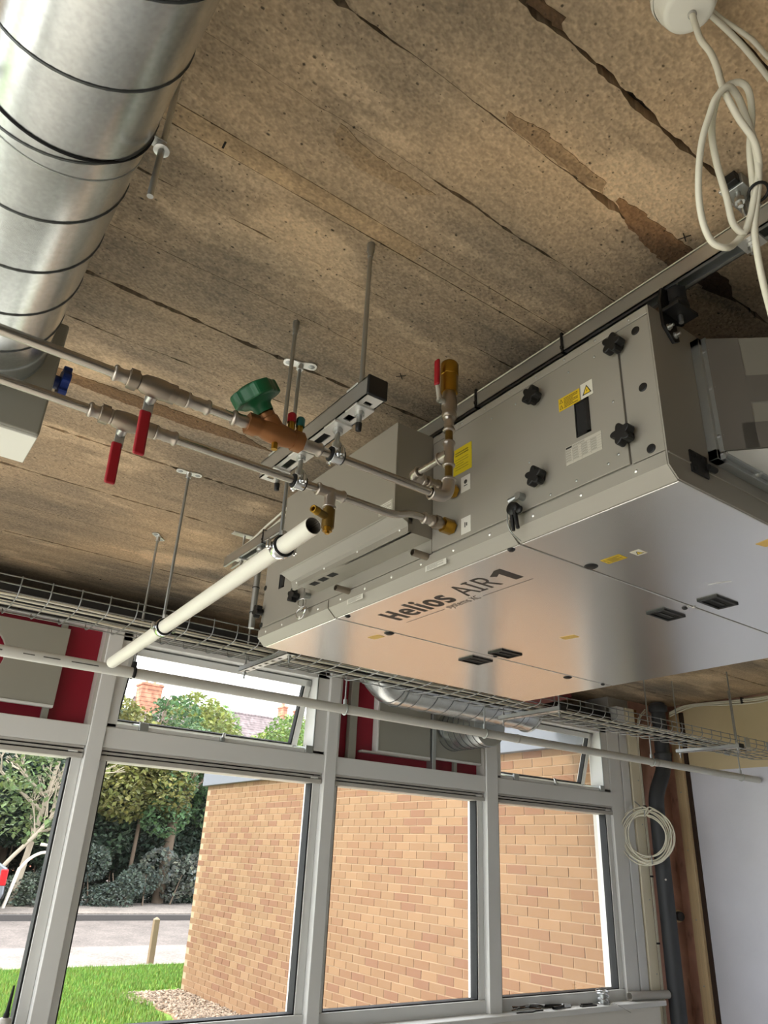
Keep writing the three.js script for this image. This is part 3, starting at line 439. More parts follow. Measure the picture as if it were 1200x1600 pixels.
// ------------------------------------------------------------------ long strut above the unit
function strut(parent, x0, x1, y0, y1, z0, z1, slots) { // channel along z, slotted face down
  const w = x1 - x0, t = 0.0025;
  part(parent, 'channel', [box(x0, x0 + t, y0, y1, z0, z1), box(x1 - t, x1, y0, y1, z0, z1), slots ? null : box(x0, x1, y1 - t, y1, z0, z1), slots ? null : box(x0, x0 + 0.0095, y0, y0 + t, z0, z1), slots ? null : box(x1 - 0.0095, x1, y0, y0 + t, z0, z1), slots ? box(x0, x0 + 0.0095, y1 - t, y1, z0, z1) : null, slots ? box(x1 - 0.0095, x1, y1 - t, y1, z0, z1) : null].filter(Boolean), M.galvStrut);
  if (slots) { // bottom web with slotted holes
    const holes = slots.map(([a, b]) => [[x0 + w * 0.3, -a], [x0 + w * 0.7, -a], [x0 + w * 0.7, -b], [x0 + w * 0.3, -b]]);
    part(parent, 'slotted_web', extrude([[x0, -z0], [x1, -z0], [x1, -z1], [x0, -z1]], t, holes).rotateX(-Math.PI / 2).translate(0, y0, 0), M.zincPlate);
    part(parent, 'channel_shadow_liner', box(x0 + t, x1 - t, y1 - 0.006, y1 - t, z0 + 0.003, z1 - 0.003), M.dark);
  }
}
const nut = (p, d, r, h) => hex(p, d, r, h);
{
  const t = thing('strut_channel', 'long galvanised strut channel under the ceiling carrying the ventilation unit and white cables', 'strut');
  strut(t, 1.1175, 1.1585, 2.69, 2.731, -2.81, 0.4);
  for (const z of [-2.678, -0.47, 0.2]) {
    const h = part(t, 'hanger_rod', rod(V(1.138, 2.66, z), V(1.138, YC, z), 0.005, 12), M.zinc);
    part(h, 'square_washer', box(1.118, 1.158, 2.684, 2.69, z - 0.02, z + 0.02), M.zincPlate); for (const y of [2.674, 2.732]) part(h, 'nut', nut(V(1.138, y, z), Y, 0.0095, 0.009), M.zinc);
    part(h, 'ceiling_plate', rbox(1.085, 1.19, YC - 0.006, YC + 0.001, z - 0.018, z + 0.018, 0.002), M.zincPlate);
  }
  for (const z of [-0.92, -1.22, -2.45]) part(t, 'cable_tie', merge([box(1.1145, 1.1168, 2.688, 2.742, z - 0.003, z + 0.003), box(1.1145, 1.161, 2.6865, 2.6885, z - 0.003, z + 0.003), box(1.1145, 1.161, 2.742, 2.7435, z - 0.003, z + 0.003), box(1.1125, 1.1155, 2.699, 2.706, z - 0.004, z + 0.004)]), M.black);
}
{
  const t = thing('cable', 'pair of white cables running along the top of the long strut channel', 'cable');
  for (const dx of [0, 0.012]) part(t, 'cable', tube([[1.124 + dx, 2.736, 0.4], [1.126 + dx, 2.736, -0.5], [1.124 + dx, 2.736, -1.2], [1.125 + dx, 2.738, -1.6], [1.124 + dx, 2.752 - dx, -1.95], [1.118 + dx, 2.772 - dx, -2.2], [1.122 + dx, 2.758 - dx, -2.42], [1.126 + dx, 2.737, -2.6], [1.126 + dx, 2.736, -2.8]], 0.005, 120, 8), M.whiteCable);
}
{
  const t = thing('conduit', 'short grey upright conduit beside the far corner of the ventilation unit', 'conduit');
  part(t, 'conduit_pipe', rod(V(1.138, 2.36, -2.5), V(1.138, 2.69, -2.5), 0.0125, 14), M.galvDull);
  part(t, 'cable_tie', [ring(V(1.138, 2.52, -2.5), Y, 0.0135, 0.0018, 20), ring(V(1.138, 2.42, -2.5), Y, 0.0135, 0.0018, 20)], M.black);
  part(t, 'lock_nut', lathe([[0.0125, 0], [0.018, 0.002], [0.018, 0.016], [0.0125, 0.018]], V(1.138, 2.672, -2.5), Y, 16), M.galvDull);
}
// ------------------------------------------------------------------ pipe support: slotted strut, threaded rods, clamps
const SX = 0.632;
{
  const t = thing('pipe_strut', 'short slotted strut hung under the ceiling on two threaded rods, carrying two steel pipes', 'strut');
  strut(t, SX - 0.0205, SX + 0.0205, 2.375, 2.416, -1.4, -0.965, [[-1.388, -1.362], [-1.32, -1.275], [-1.215, -1.135], [-1.065, -1.04], [-0.995, -0.985]].map(([a, b]) => [a, b]));
  for (const z of [-1.018, -1.345]) {
    const h = part(t, 'threaded_rod', rod(V(SX, 2.345, z), V(SX, YC, z), 0.005, 12), M.rodSteel);
    for (const y of [2.37, 2.416]) part(h, 'square_washer', rbox(SX - 0.021, SX + 0.021, y, y + 0.005, z - 0.02, z + 0.02, 0.001), M.zincPlate); for (const y of [2.361, 2.421]) part(h, 'nut', nut(V(SX, y, z), Y, 0.0095, 0.009), M.zinc);
    part(h, 'rod_cap', lathe([[0, 0.016], [0.0055, 0.016], [0.0065, 0], [0, 0]], V(SX, 2.345, z), NY, 14), M.black); part(h, 'anchor_sleeve', lathe([[0.0075, 0], [0.0085, 0.003], [0.0085, 0.024], [0.0065, 0.026], [0.0065, 0.04], [0.005, 0.04]], V(SX, YC + 0.002, z), NY, 16), M.rodSteel);
  }
  part(t, 'end_cap', rbox(SX - 0.0225, SX + 0.0225, 2.3735, 2.4175, -0.965, -0.957, 0.0035), M.black, 'black plastic end cap');
}
function clamp(name, label, p, dir, R, topY, group) { // two-part rubber lined clamp round a pipe, on a stud
  const t = thing(name, label, 'clamp', group), d = dir.clone().normalize(), side = V(0, 1, 0).cross(d).normalize();
  part(t, 'clamp_ring', lathe([[R + 0.005, -0.011], [R + 0.0075, -0.011], [R + 0.0075, 0.011], [R + 0.005, 0.011]], p, d, 30), M.chrome);
  part(t, 'rubber_lining', lathe([[R + 0.0005, -0.0145], [R + 0.006, -0.0145], [R + 0.006, 0.0145], [R + 0.0005, 0.0145]], p, d, 30), M.rubber);
  for (const s of [-1, 1]) { const c = p.clone().addScaledVector(side, s * (R + 0.013)); part(t, 'ear', [rod(c.clone().add(V(0, -0.007, 0)), c.clone().add(V(0, 0.007, 0)), 0.0065, 10), rod(c.clone().add(V(0, -0.012, 0)), c.clone().add(V(0, 0.013, 0)), 0.003, 8)], M.chrome); }
  part(t, 'stud', [rod(p.clone().add(V(0, R + 0.005, 0)), V(p.x, topY, p.z), 0.005, 12), hex(p.clone().add(V(0, R + 0.006, 0)), Y, 0.0095, 0.014)], M.zinc);
  return t;
}
const Y1 = 2.307, Z1 = -1.095, Y2 = 2.309, Z2 = -1.242, PR = 0.0089;
for (const [z, lab] of [[Z1, 'rubber lined pipe clamp on the steel pipe with the green handwheel, under the slotted strut'], [Z2, 'rubber lined pipe clamp on the steel pipe with the drain cock, under the slotted strut']]) {
  const t = clamp('pipe_clamp', lab, V(SX, 2.308, z), X, PR, 2.376, 'clamps under the slotted strut');
  part(t, 'square_washer', rbox(SX - 0.021, SX + 0.021, 2.37, 2.375, z - 0.021, z + 0.021, 0.001), M.zincPlate); part(t, 'nut', nut(V(SX, 2.36, z), Y, 0.01, 0.0095), M.zinc);
}
// rods with ceiling plates
function plateRod(label, x, z, y0, turn, category = 'rod') {
  const t = thing('threaded_rod', label, category);
  part(t, 'rod', rod(V(x, y0, z), V(x, YC - 0.004, z), 0.005, 12), M.rodSteel);
  const pl = extrude([[-0.045, -0.006], [-0.04, -0.014], [-0.03, -0.016], [0, -0.011], [0.03, -0.016], [0.04, -0.014], [0.045, -0.006], [0.045, 0.006], [0.04, 0.014], [0.03, 0.016], [0, 0.011], [-0.03, 0.016], [-0.04, 0.014], [-0.045, 0.006]], 0.003).rotateX(-Math.PI / 2).rotateY(turn).translate(x, YC - 0.005, z);
  const p = part(t, 'ceiling_plate', pl, M.zincPlate);
  for (const s of [-1, 1]) part(p, 'screw', [lathe([[0, 0.003], [0.005, 0.0025], [0.008, 0.001], [0.009, 0]], V(x + Math.cos(turn) * 0.031 * s, YC - 0.005, z - Math.sin(turn) * 0.031 * s), NY, 14)], M.rodSteel);
  part(t, 'nut', hex(V(x, YC - 0.022, z), Y, 0.0095, 0.017), M.zinc);
  return t;
}
plateRod('threaded rod on a two-screw ceiling plate behind the green handwheel, holding the white waste pipe', 0.725, -1.488, 2.285, -0.35);
plateRod('long threaded rod from a two-screw ceiling plate to the middle of the white waste pipe', 0.736, -2.293, 2.262, -0.1);
plateRod('thin threaded rod from a small ceiling plate down to the wire basket tray', 0.86, -2.94, 2.242, 0.9);
// ------------------------------------------------------------------ steel pipes with press fittings
const joint = (p, d, L, rr0 = 0.0118) => { // press coupling: beads at both ends
  return lathe([[PR, 0], [rr0 + 0.0012, 0.0005], [rr0 + 0.0026, 0.003], [rr0 + 0.0026, 0.006], [rr0, 0.0085], [rr0 - 0.0006, L * 0.35], [rr0 + 0.0006, L * 0.5], [rr0 - 0.0006, L * 0.65], [rr0, L - 0.0085], [rr0 + 0.0026, L - 0.006], [rr0 + 0.0026, L - 0.003], [rr0 + 0.0012, L - 0.0005], [PR, L]], p, d, 24);
};
{
  const t = thing('heating_pipe', 'upper of two steel pipes under the ceiling, ending in the brass capped riser', 'pipe');
  part(t, 'pipe', rod(V(X0 + 0.01, Y1, Z1), V(0.205, Y1, Z1), PR, 20), M.steelPipe); part(t, 'pipe', rod(V(0.35, Y1, Z1), V(0.43, Y1, Z1), PR, 20), M.steelPipe); part(t, 'pipe', rod(V(0.56, Y1, Z1), V(0.89, Y1, Z1), PR, 20), M.steelPipe);
  part(t, 'coupling', joint(V(0.196, Y1, Z1), X, 0.045), M.pressFitting); part(t, 'coupling', joint(V(0.322, Y1, Z1), X, 0.045), M.pressFitting); part(t, 'coupling', joint(V(0.41, Y1, Z1), X, 0.045), M.pressFitting); part(t, 'coupling', joint(V(0.553, Y1, Z1), X, 0.045), M.pressFitting);
  // elbow, riser, tee, branch into the unit
  const xr = 0.92;
  part(t, 'elbow', [tube([[0.87, Y1, Z1], [0.892, Y1, Z1], [0.905, Y1 + 0.003, Z1], [0.915, Y1 + 0.012, Z1], [xr, Y1 + 0.028, Z1], [xr, Y1 + 0.05, Z1]], 0.0135, 30, 18), ring(V(0.872, Y1, Z1), X, 0.0135, 0.003, 24), ring(V(xr, Y1 + 0.046, Z1), Y, 0.0135, 0.003, 24)], M.pressFitting);
  part(t, 'riser', rod(V(xr, Y1 + 0.04, Z1), V(xr, 2.52, Z1), PR, 20), M.brassDark);
  part(t, 'tee', [joint(V(xr, 2.385, Z1), Y, 0.065), rod(V(xr, 2.417, Z1), V(xr, 2.417, Z1 - 0.03), 0.0135, 18), ring(V(xr, 2.417, Z1 - 0.028), Z, 0.0135, 0.003, 24)], M.pressFitting);
  part(t, 'coupling', joint(V(xr, 2.475, Z1), Y, 0.04), M.pressFitting);
  part(t, 'branch_pipe', rod(V(xr, 2.417, Z1 - 0.02), V(xr, 2.417, Z1 - 0.12), 0.008, 16), M.steelPipe);
  part(t, 'elbow', [tube([[xr, 2.417, Z1 - 0.105], [xr, 2.417, Z1 - 0.124], [xr + 0.004, 2.417, Z1 - 0.132], [xr + 0.012, 2.417, Z1 - 0.135], [xr + 0.035, 2.417, Z1 - 0.135]], 0.0115, 24, 16), ring(V(xr, 2.417, Z1 - 0.107), Z, 0.0115, 0.003, 24), ring(V(xr + 0.033, 2.417, Z1 - 0.135), X, 0.0115, 0.003, 24)], M.pressFitting);
  part(t, 'union', [rod(V(xr + 0.03, 2.419, Z1 - 0.135), V(1.06, 2.419, Z1 - 0.135), 0.009, 16), joint(V(xr + 0.045, 2.419, Z1 - 0.135), X, 0.035, 0.012), hex(V(xr + 0.085, 2.419, Z1 - 0.135), X, 0.017, 0.02)], M.valveNickel); part(t, 'brass_nut', hex(V(xr + 0.108, 2.419, Z1 - 0.135), X, 0.018, 0.024), M.brass, 'brass nut');
}
{
  const t = thing('heating_pipe', 'lower of two steel pipes under the ceiling, bent before its brass nut', 'pipe');
  part(t, 'pipe', rod(V(X0 + 0.01, Y2, Z2), V(0.2, Y2, Z2), PR, 20), M.steelPipe); part(t, 'pipe', rod(V(0.34, Y2, Z2), V(0.69, Y2, Z2), PR, 20), M.steelPipe);
  part(t, 'pipe', tube([[0.735, Y2, Z2], [0.8, Y2, Z2], [0.862, Y2, Z2], [0.89, Y2 + 0.004, Z2], [0.925, Y2 + 0.016, Z2], [0.95, Y2 + 0.019, Z2], [0.985, Y2 + 0.019, Z2]], PR, 60, 20), M.steelPipe, 'bent end of the pipe');
  part(t, 'coupling', joint(V(0.196, Y2, Z2), X, 0.045), M.pressFitting); part(t, 'coupling', joint(V(0.318, Y2, Z2), X, 0.045), M.pressFitting);
  part(t, 'tee', [joint(V(0.676, Y2, Z2), X, 0.07), rod(V(0.711, Y2, Z2), V(0.711, Y2 - 0.036, Z2), 0.0125, 18), ring(V(0.711, Y2 - 0.034, Z2), Y, 0.0125, 0.0025, 24)], M.pressFitting);
  const ye = Y2 + 0.019;
  part(t, 'coupling', joint(V(0.965, ye, Z2), X, 0.032), M.pressFitting); part(t, 'union', [rod(V(0.99, ye, Z2), V(1.06, ye, Z2), 0.011, 18), hex(V(1.0, ye, Z2), X, 0.0175, 0.016)], M.valveNickel); part(t, 'brass_nut', hex(V(1.024, ye, Z2), X, 0.019, 0.03), M.brass, 'brass nut');
}
// ball valves with red levers
function ballValve(label, x, y, z) {
  const t = thing('ball_valve', label, 'valve', 'ball valves on the steel pipes'), c = x;
  part(t, 'body', lathe([[PR, -0.052], [0.0135, -0.052], [0.0145, -0.05], [0.0145, -0.034], [0.0125, -0.032], [0.0125, -0.03], [0.0165, -0.024], [0.0182, -0.008], [0.0182, 0.008], [0.0165, 0.02], [0.0145, 0.023], [0.0145, 0.033], [0.0125, 0.034], [0.0145, 0.036], [0.0145, 0.05], [0.0135, 0.052], [PR, 0.052]], V(c, y, z), X, 26), M.valveNickel);
  part(t, 'nut', hex(V(c - 0.05, y, z), X, 0.018, 0.015), M.valveNickel); part(t, 'nut', hex(V(c + 0.02, y, z), X, 0.0175, 0.012), M.valveNickel);
  part(t, 'stem', [rod(V(c, y, z), V(c, y - 0.006, z - 0.036), 0.009, 14), hex(V(c, y - 0.008, z - 0.045), V(0, 0, 1), 0.007, 0.012)], M.zinc);
  const l = part(t, 'lever', [rbox(-0.009, 0.009, -0.03, 0.008, -0.0015, 0.0015, 0.001).translate(c, y - 0.006, z - 0.038)], M.zinc);
  part(l, 'grip', [new RoundedBoxGeometry(0.02, 0.086, 0.009, 3, 0.0042).rotateZ(0.03).translate(c - 0.001, y - 0.069, z - 0.039)], M.redGrip, 'red plastic grip');
  return t;
}
ballValve('ball valve with a hanging red lever on the upper steel pipe', 0.272, Y1, Z1);
ballValve('ball valve with a hanging red lever on the lower steel pipe', 0.268, Y2, Z2);
{
  const t = thing('vent_valve', 'small ball valve with upright red lever and brass cap on top of the riser pipe', 'valve'), x = 0.92, z = Z1;
  part(t, 'body', lathe([[PR, 0], [0.0165, 0], [0.017, 0.012], [0.015, 0.016], [0.0185, 0.026], [0.0185, 0.048], [0.0155, 0.056], [0.0155, 0.07], [PR, 0.07]], V(x, 2.512, z), Y, 24), M.valveNickel);
  part(t, 'brass_cap', [hex(V(x, 2.58, z), Y, 0.0205, 0.05), lathe([[0, 0.036], [0.018, 0.036], [0.0215, 0.03], [0.0215, 0.002], [0.018, 0]], V(x, 2.628, z), Y, 24)], M.brass, 'brass automatic vent cap');
  part(t, 'stem', [rod(V(x, 2.549, z), V(x - 0.028, 2.549, z), 0.008, 12), hex(V(x - 0.034, 2.549, z), X, 0.007, 0.008)], M.zinc);
  const l = part(t, 'lever', [rod(V(x - 0.03, 2.549, z), V(x - 0.036, 2.585, z), 0.0065, 4), ], M.zincPlate);
  part(l, 'grip', new RoundedBoxGeometry(0.008, 0.07, 0.016, 3, 0.0038).translate(x - 0.037, 2.622, z), M.redGrip, 'red plastic grip');
}
{ // balancing valve
  const t = thing('balancing_valve', 'bronze balancing valve with a green handwheel on the upper steel pipe', 'valve');
  part(t, 'body', [lathe([[PR, -0.055], [0.0165, -0.055], [0.0175, -0.05], [0.0175, -0.035], [0.016, -0.03], [0.0205, -0.015], [0.022, 0.005], [0.019, 0.028], [0.0175, 0.034], [0.0175, 0.055], [0.016, 0.058], [PR, 0.058]], V(0.498, Y1, Z1), X, 26), hex(V(0.44, Y1, Z1), X, 0.0205, 0.02), hex(V(0.535, Y1, Z1), X, 0.0205, 0.02)], M.bronze);
  const ax = V(-0.62, 0.78, 0).normalize(), b0 = V(0.5, Y1, Z1);
  part(t, 'bonnet', [lathe([[0.02, 0], [0.019, 0.03], [0.0155, 0.034]], b0, ax, 20), hex(b0.clone().addScaledVector(ax, 0.028), ax, 0.0165, 0.014)], M.bronze); part(t, 'neck', lathe([[0.0115, 0.03], [0.0115, 0.056], [0.009, 0.058]], b0, ax, 20), M.brass, 'brass neck');
  const pr = []; for (let k = 0; k < 96; k++) { const a = k / 96 * Math.PI * 2, r = 0.0405 + 0.0035 * Math.tanh(2.5 * Math.cos(4 * a + 0.6)); pr.push([r * Math.cos(a), r * Math.sin(a)]); }
  const wheel = merge([extrude(pr, 0.02, [], 0.0035).rotateX(-Math.PI / 2).translate(0, 0.072, 0), lathe([[0.0175, 0.044], [0.019, 0.058], [0.026, 0.064], [0.034, 0.068], [0.04, 0.073]], V(0, 0, 0), Y, 30), lathe([[0.0, 0.1], [0.03, 0.1], [0.036, 0.094]], V(0, 0, 0), Y, 30)]);
  part(t, 'handwheel', aim(wheel, b0, ax), M.greenPlastic, 'green plastic handwheel');
  part(t, 'test_point', [rod(V(0.53, Y1, Z1), V(0.527, Y1 + 0.04, Z1 + 0.004), 0.007, 12)], M.brass); part(t, 'test_cap', lathe([[0.0085, 0], [0.0085, 0.018], [0.006, 0.021], [0, 0.021]], V(0.527, Y1 + 0.032, Z1 + 0.004), Y, 16), M.redGrip, 'red cap'); part(t, 'test_cap', lathe([[0.0085, 0], [0.0085, 0.018], [0.006, 0.021], [0, 0.021]], V(0.546, Y1 + 0.03, Z1 + 0.004), Y, 16), std(0x1d5a55, 0.5), 'teal cap'); part(t, 'test_point', rod(V(0.546, Y1, Z1), V(0.546, Y1 + 0.034, Z1 + 0.004), 0.0065, 12), M.brass); part(t, 'drain_plug', rod(V(0.5, Y1 - 0.014, Z1), V(0.5, Y1 - 0.034, Z1), 0.006, 12), M.brass);
}
{
  const t = thing('drain_cock', 'small brass drain cock hanging below the lower steel pipe', 'valve'), x = 0.711, z = Z2;
  part(t, 'body', [rod(V(x, Y2 - 0.03, z), V(x, 2.245, z), 0.0095, 16), rod(V(x, 2.268, z), V(x, 2.226, z), 0.0138, 16), rod(V(x, 2.249, z), V(x - 0.036, 2.249, z + 0.014), 0.0085, 14)], M.brassDark);
  part(t, 'hose_tail', lathe([[0.005, 0.01], [0.005, 0.015], [0.0085, 0.015], [0.0088, 0.006], [0.0098, 0]], V(x - 0.036, 2.249, z + 0.014), V(-0.9, 0, 0.4), 16), M.brass); part(t, 'spindle', [hex(V(x, 2.217, z), Y, 0.0105, 0.011), rod(V(x, 2.218, z), V(x, 2.212, z), 0.005, 10)], M.brass);
}
// ------------------------------------------------------------------ white waste pipe and its clamps
const wp = (s) => V(0.728 + 0.02 * s, 2.268 - 0.05 * s, -1.335 - 1.50 * s);
{
  const t = thing('waste_pipe', 'white plastic waste pipe sloping from its open end under the pipes to the window', 'pipe');
  const a = wp(0), b = wp(1), d = b.clone().sub(a).normalize();
  part(t, 'pipe', lathe([[0.0195, 0.004], [0.0195, 0], [0.0205, 0], [0.0215, 0.001], [0.0215, a.distanceTo(b) - 0.001], [0.0195, a.distanceTo(b)], [0.0195, 0.004]], a, d, 28), M.whitePlastic);
  part(t, 'bore', lathe([[0.0194, 0.001], [0.0194, 0.3], [0, 0.3]], a, d, 24), std(0x6f6a62, 0.7));
  clamp('pipe_clamp', 'rubber lined clamp nearest the open end of the white waste pipe', V(0.7305, 2.2628, -1.488), d, 0.0215, 2.3);
  clamp('pipe_clamp', 'rubber lined clamp on the white waste pipe below the long rod, near the basket tray', V(0.741, 2.2365, -2.293), d, 0.0215, 2.265);
}
{
  const t = thing('waste_pipe', 'long white plastic pipe running level along the window wall below the wire basket tray', 'pipe');
  part(t, 'pipe', rod(V(X0 + 0.02, 2.212, -2.93), V(5.32, 2.212, -2.93), 0.021, 24), std(0xc9c8c0, 0.45));
  part(t, 'pipe_joint', [2.95, 4.16].map((x) => lathe([[0.021, 0], [0.0235, 0], [0.0235, 0.012], [0.021, 0.014]], V(x, 2.212, -2.93), X, 24)), M.frameGrey);
  part(t, 'printed_marking', [0.36, 0.45, 0.52, 0.56, 0.62, 0.66, 0.7].map((x, k) => box(x, x + 0.02 + 0.02 * (k % 3), 2.209, 2.213, -2.9085, -2.9083)), std(0x55534e, 0.6), 'faint printed marking');
}
for (const [x, y1, lab] of [[0.86, 2.36, 'open black pipe clip hanging on a rod over the open window'], [1.85, 2.36, 'pipe clip on a short rod in front of the red panel'], [2.72, 2.36, 'pipe clip on the level white pipe beneath the spiral duct'], [4.12, YC, 'pipe clip on a long rod beside the dark soil pipe'], [5.1, YC, 'pipe clip on a long rod at the white right-hand wall']]) {
  const t = thing('pipe_clip', lab, 'clip');
  if (x !== 0.86) part(t, 'rod', rod(V(x, 2.232, -2.93), V(x, y1, -2.93), 0.004, 10), M.rodSteel);
  const arc = []; for (let k = 0; k <= 14; k++) { const a = -0.9 + k / 14 * (Math.PI + 1.8); arc.push(V(x, 2.212 + 0.0235 * Math.sin(a + Math.PI * (x === 0.86 ? 0 : 1)) * 1, -2.93 + 0.0235 * Math.cos(a))); }
  part(t, 'hook', [tube(arc, x === 0.86 ? 0.0065 : 0.0045, 30, 8), rod(V(x, 2.233, -2.93), V(x, 2.256, -2.93), 0.009, 10)], x === 0.86 ? M.rubber : M.galvDull);
}
// ------------------------------------------------------------------ wire basket tray and its brackets
{
  const t = thing('basket_tray', 'galvanised wire basket cable tray running below the ceiling along the window wall', 'cable tray');
  const z0 = -2.95, z1 = -2.65, y0 = 2.35, y1 = 2.405, xa = X0 + 0.02, xb = 5.32, wr = 0.0024, wire = std(0x9a9d9c, 0.34, 0.92);
  for (const [y, z] of [[y1, z1], [(y0 + y1) / 2, z1], [y0 + wr, z1 - 0.012], [y0 + wr, z1 - 0.07], [y0 + wr, -2.8], [y0 + wr, z0 + 0.07], [y0 + wr, z0 + 0.012], [(y0 + y1) / 2, z0], [y1, z0]]) part(t, 'long_wire', rod(V(xa, y, z), V(xb, y, z), wr, 6), wire);
  const U = tube([[0, y1 + 0.004, z1 + wr], [0, y0 + 0.012, z1 + wr], [0, y0 - wr, z1 - 0.01], [0, y0 - wr, z0 + 0.01], [0, y0 + 0.012, z0 - wr], [0, y1 + 0.004, z0 - wr]], wr, 20, 6);
  for (let x = xa + 0.03; x < xb; x += 0.1) part(t, 'cross_wire', U, wire).position.x = x;
  for (const x of [4.72, 4.98]) part(t, 'coupler', [rbox(x, x + 0.05, y0 - 0.004, y1, z1 - 0.004, z1 + 0.006, 0.001), rbox(x, x + 0.05, y0 - 0.004, y1, z0 - 0.006, z0 + 0.004, 0.001)], M.galvDull);
}
[[1.375, 'slotted bracket under the basket tray at the far corner of the ventilation unit'], [2.955, 'slotted bracket under the basket tray beside the end of the spiral duct'], [4.58, 'slotted bracket under the basket tray at the cream wall']].forEach(([x, lab]) => {
  const t = thing('trapeze_bracket', lab, 'bracket', 'brackets under the basket tray');
  const holes = [-2.7, -2.76, -2.82, -2.88, -2.94, -3.0].map((z) => [[x - 0.007, -z - 0.012], [x + 0.007, -z - 0.012], [x + 0.007, -z + 0.012], [x - 0.007, -z + 0.012]]);
  part(t, 'channel', [box(x - 0.0205, x - 0.018, 2.322, 2.3435, -3.05, -2.6), box(x + 0.018, x + 0.0205, 2.322, 2.3435, -3.05, -2.6)], M.galvStrut);
  part(t, 'slotted_web', extrude([[x - 0.0205, 2.6], [x + 0.0205, 2.6], [x + 0.0205, 3.05], [x - 0.0205, 3.05]], 0.0025, holes).rotateX(-Math.PI / 2).translate(0, 2.322, 0), M.zincPlate);
  part(t, 'end_cap', rbox(x - 0.022, x + 0.022, 2.32, 2.3455, -2.602, -2.592, 0.002), M.black);
  for (const z of [-2.622, -3.03]) { const r = part(t, 'rod', rod(V(x, 2.29, z), V(x, YC, z), 0.004, 10), M.rodSteel); for (const y of [2.31, 2.3445]) part(r, 'nut', hex(V(x, y, z), Y, 0.0085, 0.01), M.zinc); }
});
{
  const t = thing('cable_bundle', 'loose white and dark cables lying inside the basket tray', 'cable');
  for (let k = 0; k < 6; k++) { const p = [], zc = -2.9 + 0.03 * k; for (let x = X0 + 0.05; x < 5.2; x += 0.35) p.push([x, 2.362 + rr(0, 0.006), zc + rr(-0.012, 0.012)]); part(t, 'cable', tube(p, 0.0045, 160, 6), k % 3 === 0 ? M.dark : M.whiteCable); }
}
{ // red fire-stop tray at the end of the unit
  const t = thing('red_tray', 'short piece of dark red painted tray lying across the basket tray beyond the ventilation unit', 'tray'), m = std(0x6b121c, 0.5);
  part(t, 'base', box(2.9, 3.1, 2.41, 2.4135, -2.91, -2.66), m); for (const x of [2.9, 3.097]) part(t, 'side', box(x, x + 0.003, 2.41, 2.445, -2.91, -2.66), m); part(t, 'lip', box(2.9, 3.1, 2.41, 2.445, -2.663, -2.66), m);
}
// ------------------------------------------------------------------ spiral ducts
function helix(axis, R, r, a, b, pitch, ph = 0) { // along z (axis 'z') or x
  const n = Math.round((b - a) / pitch * 36), p = [];
  for (let k = 0; k <= n; k++) { const t = a + (b - a) * k / n, g = (t / pitch) * Math.PI * 2 + ph; p.push(axis === 'z' ? V(R * Math.cos(g), R * Math.sin(g), t) : V(t, R * Math.sin(g), R * Math.cos(g))); }
  return new THREE.TubeGeometry(new THREE.CatmullRomCurve3(p), n, r, 5, false);
}
const ductUV = (g) => { const u = g.attributes.uv; for (let i = 0; i < u.count; i++) u.setXY(i, u.getX(i) * 0.785, u.getY(i) * 2.4); return g; };
{
  const t = thing('spiral_duct', 'large shiny galvanised spiral duct under the ceiling at the upper left', 'duct'), cx = 0.005, cy = 2.595, R = 0.125;
  part(t, 'duct_wall', ductUV(lathe([[R, 0], [R, 2.44]], V(cx, cy, 0.9), NZ, 72)), M.duct);
  part(t, 'spiral_seam', helix('z', R, 0.0026, -1.52, 0.9, 0.139, 0.62).translate(cx, cy, 0), M.ductSeam);
  part(t, 'end_collar', lathe([[R, 0], [R + 0.003, 0.002], [R + 0.003, 0.05], [R + 0.006, 0.052], [R + 0.006, 0.058], [R, 0.06]], V(cx, cy, -1.51), NZ, 60), M.galvDull);
  part(t, 'coupling_bead', ring(V(cx, cy, -0.908), Z, R, 0.0014, 60), M.galvDull);
}
{
  const t = thing('duct_hanger', 'threaded rod with nut and washer holding the large spiral duct at its side', 'hanger');
  part(t, 'band', ring(V(0.005, 2.595, -0.866), Z, 0.1262, 0.0022, 60), M.rubber, 'black lined band');
  for (const s of [0.148, -0.138]) { const r = part(t, 'threaded_rod', rod(V(s, 2.478, -0.872), V(s, YC, -0.872), 0.005, 14), M.zinc); part(r, 'nut', [hex(V(s, 2.578, -0.872), Y, 0.0095, 0.009), lathe([[0.005, 0], [0.0125, 0], [0.0125, 0.002], [0.005, 0.002]], V(s, 2.5755, -0.872), Y, 20)], M.zinc); part(r, 'lug', rbox(Math.min(s, s * 0.9) - 0.004, Math.max(s, s * 0.9) + 0.004, 2.587, 2.59, -0.882, -0.862, 0.001), M.zinc); }
}
